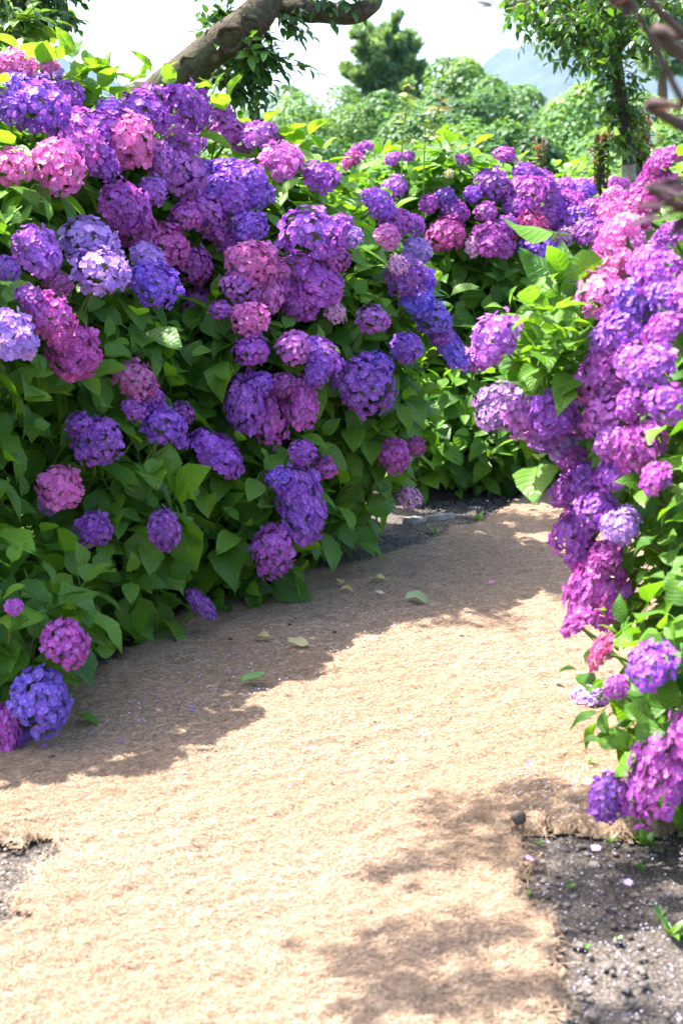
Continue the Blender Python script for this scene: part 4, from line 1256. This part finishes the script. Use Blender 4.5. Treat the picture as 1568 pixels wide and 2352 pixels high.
conifer(1520, 30, (1520, 40), [(1525, 100, 1465, 98, 9), (1525, 80, 1580, 60, 10), (1525, 130, 1470, 128, 9), (1525, 120, 1590, 112, 10), (1525, 160, 1480, 155, 10), (1525, 160, 1580, 150, 10), (1525, 60, 1500, 45, 9), (1525, 60, 1560, 40, 9)], 'hazy layered pine behind the slender tree and purple twigs', 120)

# smoke tree with purple leaves, close on the near side ------------------------
tb = np.array([1.75, 1.95, 0.0])
smk = empty('smoke_tree', tb, 'purple leaved smoke tree reaching blurred branches over the magenta hydrangea', 'tree')
def br(pts, rad, sides=8):
    V, T, U = tube(pts, rad, sides, 6, .04, 20)
    obj('branch', tri_mesh('branch', V - tb, T, U, mats=[TWIG]), smk)
    return pts
V, T, U = tube([tb + [0, 0, -.05], tb + [-.05, .0, .6], tb + [-.2, 0, 1.0], tb + [-.35, 0, 1.4]], [.05, .042, .035, .028], 12, 6, .06, 14)
obj('trunk', tri_mesh('trunk', V - tb, T, U, mats=[TWIG]), smk)
b1 = br([tb + [-.2, 0, 1.0], at(1660, 190, 1.9), at(1568, 82, 1.85), at(1490, 0, 1.8), at(1440, -60, 1.85), at(1380, -160, 1.9)], [.014, .009, .0055, .0048, .004, .003])
b2 = br([tb + [-.25, 0, 1.1], at(1640, 330, 1.85), at(1568, 235, 1.8), at(1505, 110, 1.78), at(1448, 0, 1.75), at(1400, -100, 1.8)], [.02, .008, .0045, .004, .0035, .003])
b3 = br([tb + [-.2, 0, .95], at(1640, 520, 1.9), at(1568, 455, 1.85), at(1520, 470, 1.8), at(1470, 510, 1.8)], [.015, .005, .0028, .002, .0015])
b4 = br([at(1640, 500, 1.9), at(1580, 420, 1.85), at(1530, 415, 1.8), at(1480, 425, 1.8)], [.005, .003, .002, .0015])
b5 = br([tb + [-.35, 0, 1.4], np.array([1.1, 2.1, 2.0]), np.array([.8, 2.4, 2.5])], [.028, .02, .008])
PUR = [(0.045, 0.018, 0.036), (0.036, 0.015, 0.03), (0.055, 0.022, 0.036)]
for px, py, wpx, an, Y in ((1105, 8, 44, 165, 1.75), (1205, 0, 40, 20, 1.75), (1420, 8, 44, 200, 1.75), (1412, -8, 40, 250, 1.75), (1540, 490, 62, 190, 1.8), (1500, 472, 60, 175, 1.8), (1555, 432, 55, 160, 1.8), (1525, 250, 36, 185, 1.78), (1480, 508, 66, 185, 1.78), (1560, 520, 50, 220, 1.8), (1510, 430, 60, 170, 1.82), (1565, 470, 50, 150, 1.8), (1360, -15, 40, 230, 1.75), (1440, 20, 30, 270, 1.75)):
    p = at(px, py, Y)
    a = math.radians(an); l = wpx * Y / FPX * 1.35
    d = RGT * math.cos(a) + UPV * math.sin(a) + FWD * RNG.normal(0, .3)
    nn = unit(-FWD * RNG.uniform(.1, .8) + UPV * .8 + RNG.normal(0, .25, 3))
    o = obj('leaf', oval_leaf_mesh, smk, shifted(frame(d, nn, p - unit(d) * l * .5, (l, l, l)), tb))
    o.color = (*PUR[int(RNG.integers(0, 3))], 1)
A, W = Acc(), Acc()
LOV = leaf_shape(4, 2, .62, .12, .1, 0, 0, 1.0, False)
def cloud(cen, sd, n):
    for k in range(n):
        c = np.asarray(cen) + RNG.normal(0, 1, 3) * sd
        x, y, d = project(c)
        if y[0] > -140 and d[0] > 0: continue
        spray(A, W, c - RNG.normal(0, .12, 3), c, 3, .065, PUR, .12, .035, LOV)
cloud((.9, 2.3, 2.45), (.25, .2, .12), 24)
cloud((1.3, 2.0, 2.2), (.25, .25, .15), 20)
obj('foliage', A.mesh('foliage', [PURPLE], origin=tb), smk, kind='stuff')
obj('twigs', W.mesh('twigs', [TWIG], origin=tb), smk, kind='stuff')

# ------------------------------------------------------------------ small things on the ground
STONE = simple_noise_mat('stone', (0.10, 0.09, 0.085), (0.27, 0.25, 0.23), 45, .9, .5, .004, use_col=True)
def pebble(seed, k=1):
    rr = np.random.default_rng(seed)
    t = (1 + 5 ** .5) / 2
    V = np.array([(-1, t, 0), (1, t, 0), (-1, -t, 0), (1, -t, 0), (0, -1, t), (0, 1, t), (0, -1, -t), (0, 1, -t), (t, 0, -1), (t, 0, 1), (-t, 0, -1), (-t, 0, 1)], float)
    T = [(0, 11, 5), (0, 5, 1), (0, 1, 7), (0, 7, 10), (0, 10, 11), (1, 5, 9), (5, 11, 4), (11, 10, 2), (10, 7, 6), (7, 1, 8), (3, 9, 4), (3, 4, 2), (3, 2, 6), (3, 6, 8), (3, 8, 9), (4, 9, 5), (2, 4, 11), (6, 2, 10), (8, 6, 7), (9, 8, 1)]
    V /= np.linalg.norm(V[0])
    if k:
        V = list(V); cache = {}; N = []
        def midp(a, b):
            key = (min(a, b), max(a, b))
            if key not in cache:
                m = (V[a] + V[b]) / 2; V.append(m / np.linalg.norm(m)); cache[key] = len(V) - 1
            return cache[key]
        for a, b, c in T:
            x, y, z = midp(a, b), midp(b, c), midp(c, a)
            N += [(a, x, z), (b, y, x), (c, z, y), (x, y, z)]
        T = N; V = np.array(V)
    V = V * (1 + .22 * vnoise(V * 1.7 + seed * 3))[:, None] * rr.uniform(.75, 1.15, 3) * [1, 1, .65]
    return V, np.array(T)
PEB = [pebble(i, 0) for i in range(4)]
stone_meshes = [tri_mesh('stone', *pebble(10 + i), col=(.62, .58, .55), mats=[STONE], smooth=False) for i in range(5)]
sm = tri_mesh('round_stone', *pebble(31), col=(.48, .42, .38), mats=[STONE])
p = ground(1190, 1897, .03)
o = obj('stone', sm, None, Matrix.Translation(Vector(p + [0, 0, .022])) @ Matrix.Diagonal((.017, .014, .027, 1)), 'single dark rounded stone lying on the coir mat near the soil edge', 'stone')
o.color = (.5, .5, .5, 1)
for k, (px, py, w) in enumerate(((1290, 1945, 34), (1330, 1940, 26), (1365, 1985, 40), (1330, 1990, 22), (1378, 2010, 22), (1240, 2010, 20), (1490, 2040, 26), (1460, 2050, 24), (1328, 2165, 32), (1395, 2215, 34), (1435, 2262, 36), (1500, 2065, 24), (1270, 2260, 22), (1245, 2110, 18), (1360, 2325, 36), (1280, 1965, 20))):
    p = ground(px, py); s = w / FPX * np.linalg.norm(p - CAM) * .5
    M = Matrix.Translation(Vector(p + [0, 0, s * .3 - .01])) @ Matrix.Rotation(RNG.uniform(0, 6), 4, 'Z') @ Matrix.Diagonal((s, s * .8, s * .75, 1))
    obj('stone', stone_meshes[k % 5], None, M, 'angular grey brown stone bedded in the dark soil patch', 'stone', 'stones in the soil patch')
def scatter_in(poly, n, box):
    x = RNG.uniform(box[0], box[1], n); y = RNG.uniform(box[2], box[3], n)
    P = np.stack([x, y], 1)
    return P[in_poly(P, poly)] if poly is not None else P
def pebbles(name, pts, smin, smax, tone, label):
    A = Acc()
    pts = np.asarray(pts)
    s = smin + (smax - smin) * RNG.random(len(pts)) ** 3
    for v in range(4):
        mats, cc = [], []
        for (x, y), q in list(zip(pts, s))[v::4]:
            M = frame([math.cos(x * 99), math.sin(x * 99), RNG.normal(0, .2)], [0, 0, 1], (x, y, q * .3 - .008), (q, q, q))
            mats.append(M); cc.append(np.asarray(tone) * RNG.uniform(.55, 1.5))
        V, T = PEB[v]
        A.batch(V, T, np.zeros((len(V), 3)), np.array(mats), np.array(cc))
    obj(name, A.mesh(name, [STONE], smooth=False), None, None, label, 'gravel', kind='stuff')
pebbles('gravel', scatter_in(PATCH_R, 9000, (.3, 2.6, 1.6, 3.6)), .0022, .012, (.62, .57, .54), 'fine dark grit strewn over the soil patch')
pebbles('gravel', scatter_in(PATCH_L, 9000, (-2.6, -.4, 1.6, 3.4)), .0022, .009, (1.35, 1.22, 1.12), 'pale grey brown grit in the bare corner of the path')
pebbles('gravel', scatter_in(gpoly([(860, 1320), (860, 1230), (1000, 1150), (1220, 1130), (1180, 1165), (1100, 1205), (1000, 1240), (880, 1300)]), 26000, (.0, 1.6, 5.2, 7.4)), .003, .008, (.6, .6, .63), 'grey gravel between hedge and coir mat')
# pale kerb stones in the shade behind the gravel
KERB = simple_noise_mat('pale_concrete', (0.14, 0.135, 0.125), (0.26, 0.25, 0.23), 30)
kb = obj('kerb', None, None, None, 'short pale concrete edging in the shade behind the gravel', 'kerb')
for x0, y0, x1, y1 in ((925, 1199, 972, 1196), (978, 1195, 1040, 1188)):
    a, b_ = ground(x0, y0), ground(x1, y1)
    d = unit(b_ - a); nrm = np.array([-d[1], d[0], 0]) * .016
    V = np.array([a - nrm, b_ - nrm, b_ + nrm, a + nrm] * 2) + np.array([[0, 0, -.02]] * 4 + [[0, 0, .02]] * 4)
    T = [(0, 1, 5), (0, 5, 4), (1, 2, 6), (1, 6, 5), (2, 3, 7), (2, 7, 6), (3, 0, 4), (3, 4, 7), (4, 5, 6), (4, 6, 7)]
    obj('kerb_stone', tri_mesh('kerb_stone', V, T, mats=[KERB], smooth=False), kb)

# fallen petals: tiny pale specks, and a few big ones
A = Acc()
pet = FLORETS[0]
n = 0
sq = (np.array([[-.5, -.5, 0], [.5, -.4, .1], [.45, .5, 0], [-.4, .45, .12]]), np.array([[0, 1, 2], [0, 2, 3]]), np.zeros((4, 3)))
def specks(poly_pts, n, smin, smax, z):
    mats, cc = [], []
    for x, y in poly_pts[:n]:
        q = RNG.uniform(smin, smax)
        mats.append(frame(RNG.normal(0, 1, 3) * [1, 1, .2], [RNG.normal(0, .3), RNG.normal(0, .3), 1], (x, y, z + RNG.uniform(0, .006)), (q,) * 3))
        c = RNG.random(); cc.append(np.array((.26, .25, .44)) * (1 - c) + np.array((.42, .40, .50)) * c)
    A.batch(*sq, np.array(mats), np.array(cc))
sp_r = scatter_in(gpoly([(1205, 1935), (1568, 1895), (1568, 2352), (1290, 2352), (1240, 2150)]), 6000, (.25, 1.2, 1.9, 3.3))
specks(sp_r, 420, .002, .0048, .0)
specks(scatter_in(gpoly([(1130, 1800), (1560, 1790), (1560, 1900), (1200, 1930)]), 3000, (.3, 1.3, 2.8, 3.8)), 420, .003, .006, .034)
specks(scatter_in(gpoly([(300, 1640), (420, 1500), (900, 1420), (1020, 1400), (760, 1560), (480, 1660), (150, 1740)]), 8000, (-1.2, .6, 3.4, 5.4)), 520, .003, .006, .036)
specks(scatter_in(gpoly([(900, 1310), (1300, 1180), (1310, 1900), (300, 1900)]), 3000, (-.8, 1.2, 3.0, 6.5)), 260, .003, .006, .036)
PSPECK = Mat('fallen_petal')
PSPECK = PSPECK.finish(PSPECK.pbr(PSPECK.attr('Col'), .6, .3))
obj('petal_litter', A.mesh('petal_litter', [PSPECK], smooth=False), None, None, 'tiny pale lavender petal specks sprinkled over mat and soil', 'petals', kind='stuff')
petal_me = tri_mesh('petal', np.array([(0, 0, 0), (.6, -.5, .12), (.6, 0, .0), (.6, .5, .15), (1.1, -.3, .3), (1.2, .05, .22), (1.1, .35, .3)]), np.array([(0, 1, 2), (0, 2, 3), (1, 4, 2), (2, 4, 5), (2, 5, 6), (2, 6, 3)]), uv=np.full((7, 3), .6), mats=[PETAL])
PAIR = 'one of two pale violet petals lying close together on the shaded mat'
for px, py, w, c, lab in ((275, 1698, 16, (.2, .08, .6), 'largest deep violet petal on the shaded mat near the blue mophead'), (442, 1620, 10, (.32, .2, .66), PAIR), (444, 1634, 12, (.32, .18, .62), PAIR),
        (205, 1685, 12, (.36, .2, .6), 'lilac petal beside the blue mophead on the mat'), (494, 1618, 10, (.45, .12, .5), 'small magenta petal next to the pair of violet petals'), (322, 1656, 8, (.5, .2, .5), 'tiny pink petal between hedge foot and deep violet petal'),
        (90, 1717, 18, (.24, .1, .6), 'violet petal right below the blue mophead'), (1225, 1977, 20, (.5, .2, .66), 'purple petal on dark soil at the ragged mat edge'), (1355, 1941, 22, (.46, .36, .76), 'pale lavender petal among stones at the soil corner'),
        (1447, 2035, 20, (.46, .36, .76), 'pale lavender petal alone on the open dark soil'), (1210, 1760, 14, (.6, .2, .5), 'pink petal on sunlit mat under the hanging blooms'), (1122, 1340, 16, (.55, .18, .36), 'rose petal on the shaded bend of the path'),
        (1050, 1455, 16, (.6, .5, .7), 'whitish petal on sunlit mat just past the shadow'), (1272, 1560, 18, (.62, .56, .7), 'whitish petal beside the fallen lilac flower head'), (1120, 1150, 8, (.3, .12, .5), 'tiny violet petal at the far mat edge')):
    p = ground(px, py, .04); s = w / FPX * np.linalg.norm(p - CAM)
    o = obj('fallen_petal', petal_me, None, frame(RNG.normal(0, 1, 3) * [1, 1, .1], [RNG.normal(0, .3), RNG.normal(0, .3), 1], p, (s, s, s)), lab, 'petal', 'fallen petals')
    o.color = (*c, 1); o['colB'] = list(c)
# fallen flower head on the mat
p = ground(1352, 1604, .04); s = 36 / FPX * np.linalg.norm(p - CAM)
o = obj('fallen_mophead', head_meshes[3], None, frame([1, .2, .1], [-.1, -.25, 1], p + [0, 0, .01], (s, s, s * .75)), 'fallen lilac hydrangea head lying on the sunlit path', 'flower')
o.color = (.40, .2, .62, 1); o['colB'] = [.58, .42, .7]
# fallen leaves
DRY = leaf_material('dry_leaf', True, .6, .15, .25)
dry_shapes = [leaf_shape(7, 4, .45, .5, .35, .9, 0, 1.6, True, 1.5), leaf_shape(7, 4, .5, .35, -.3, -.8, 0, 1.6, True, 1.2)]
dry_meshes = [tri_mesh('dry_leaf', *L[:2], uv=L[2], mats=[DRY]) for L in dry_shapes]
for k, (px, py, w, an, c, lab) in enumerate(((958, 1374, 62, 5, (.32, .38, .22), 'pale green fallen leaf curled on the mat at the bend'),
        (684, 1481, 54, 172, (.52, .46, .24), 'pale yellow fallen leaf on the shaded mat'),
        (600, 1463, 44, 185, (.46, .38, .17), 'tan fallen leaf close to the dark hedge foot'),
        (585, 1562, 68, 3, (.15, .30, .10), 'long green fallen leaf on the shaded mat'),
        (798, 1353, 34, 10, (.45, .32, .13), 'small brown fallen leaf below the violet mopheads'),
        (782, 1338, 26, 160, (.42, .33, .15), 'tiny tan fallen leaf touching the hedge foot'),
        (866, 1330, 42, 178, (.48, .42, .20), 'yellowish fallen leaf beside the grey gravel'),
        (872, 1363, 22, 170, (.55, .50, .34), 'small cream fallen leaf on shaded coir'))):
    p = ground(px, py, .045); s = w / FPX * np.linalg.norm(p - CAM)
    a = math.radians(an)
    o = obj('fallen_leaf', dry_meshes[k % 2], None, frame([math.cos(a), math.sin(a), .05], [.2, -.3, 1], p - np.array([math.cos(a), math.sin(a), 0]) * s * .5, (s, s, s)), lab, 'leaf', 'fallen leaves on the path')
    o.color = (*c, 1)
# dark clods and bits on the mat
CLOD = simple_noise_mat('dark_clod', (0.02, 0.015, 0.012), (0.06, 0.045, 0.035), 60)
clod_me = tri_mesh('clod', *pebble(77, 0), mats=[CLOD], smooth=False)
for px, py, w in ((768, 1455, 16), (665, 1437, 14), (530, 1472, 18), (655, 1484, 8), (188, 1788, 7), (735, 1500, 7), (120, 1742, 18), (30, 1823, 6), (610, 2008, 8), (452, 1958, 7), (1250, 1573, 8), (860, 1660, 9)):
    p = ground(px, py, .03); s = w / FPX * np.linalg.norm(p - CAM) * .5
    obj('clod', clod_me, None, Matrix.Translation(Vector(p + [0, 0, s * .4])) @ Matrix.Rotation(px, 4, 'Z') @ Matrix.Diagonal((s, s * .7, s * .7, 1)), 'small dark crumb of earth lying on the coir mat', 'clod', 'earth crumbs on the mat')
# weeds
WEEDG = [(0.12, 0.24, 0.04), (0.09, 0.20, 0.035)]
def weed(px, py, hpx, n, lab, slim=True, z=.0):
    b = ground(px, py, z); s = np.linalg.norm(b - CAM) / FPX
    r = empty('weed', b, lab, 'weed', 'weeds at the path edges')
    for k in range(n):
        a = k * 2.4 + RNG.normal(0, .3); el = RNG.uniform(.3, 1.2)
        l = hpx * s * RNG.uniform(.6, 1.1)
        d = [math.cos(a) * math.cos(el), math.sin(a) * math.cos(el), math.sin(el)]
        L = tree_leaf_mesh
        o = obj('leaf', L, r, shifted(frame(d, [-d[0] * .5, -d[1] * .5, 1], b, (l, l * (.6 if slim else 1.2), l)), b))
        o.color = (*np.array(WEEDG[k % 2]) * RNG.uniform(.8, 1.3), 1)
weed(1482, 1945, 44, 9, 'broad leaved weed at the soil top below the magenta mophead', False)
weed(1450, 1925, 30, 6, 'small round leaved weed where mat meets soil', False)
weed(1400, 1935, 26, 6, 'small narrow weed on the soil beside the mat', True)
weed(1540, 2150, 62, 10, 'tall upright grassy weed alone on the dark soil', True)
weed(1515, 2110, 40, 5, 'thin grassy weed beside the taller one on the soil', True)
weed(1310, 2040, 20, 6, 'tiny yellowish weed among soil pebbles', False)
weed(1212, 2055, 24, 6, 'yellow green weed tuft hugging the ragged mat edge', True)
weed(1240, 1940, 16, 6, 'tiny weed at the corner of the soil patch', False)
weed(1420, 2160, 14, 5, 'minute weed in the middle of the soil', False)
weed(1345, 2180, 16, 5, 'minute weed beside a pale stone', False)
weed(1472, 2000, 24, 7, 'leafy weed on soil in shade of the hydrangea', False)
weed(522, 1410, 34, 5, 'round leaved seedling in the dark hedge foot', False, .02)
weed(1045, 1228, 22, 8, 'lobed seedling beside the gravel at the mat edge', False)
weed(1020, 1240, 16, 6, 'small seedling on the grey gravel', False)
weed(1000, 1225, 30, 5, 'thin grass tuft before the pale edging', True)
weed(1262, 1132, 34, 9, 'leafy weed at the far mat edge below the hedge', False)
weed(1100, 1195, 26, 5, 'seedling at the foot of the dark hydrangea', False)
weed(840, 1305, 24, 6, 'weed at the foot of the gravel side hedge end', False)
weed(1355, 1755, 22, 5, 'small weed under the drooping blooms on the path edge', True, .03)

# ------------------------------------------------------------------ haze
hz = Mat('haze_air')
vol = hz.n('ShaderNodeVolumePrincipled')
vol.inputs['Color'].default_value = (0.36, 0.66, 1.0, 1)
vol.inputs['Density'].default_value = 0.000085
vol.inputs['Anisotropy'].default_value = 0.0
hz.t.links.new(vol.outputs[0], hz.out.inputs['Volume'])
x0, x1, y0_, y1_, z0, z1 = -5000, 5000, -400, 6000, -8, 420
V = np.array([[x, y, z] for z in (z0, z1) for x, y in ((x0, y0_), (x1, y0_), (x1, y1_), (x0, y1_))], float)
T = [(0, 2, 1), (0, 3, 2), (4, 5, 6), (4, 6, 7), (0, 1, 5), (0, 5, 4), (1, 2, 6), (1, 6, 5), (2, 3, 7), (2, 7, 6), (3, 0, 4), (3, 4, 7)]
obj('haze', tri_mesh('haze', V, T, mats=[hz.m], smooth=False), kind='stuff', label='pale bluish summer haze in the distance', cat='haze')
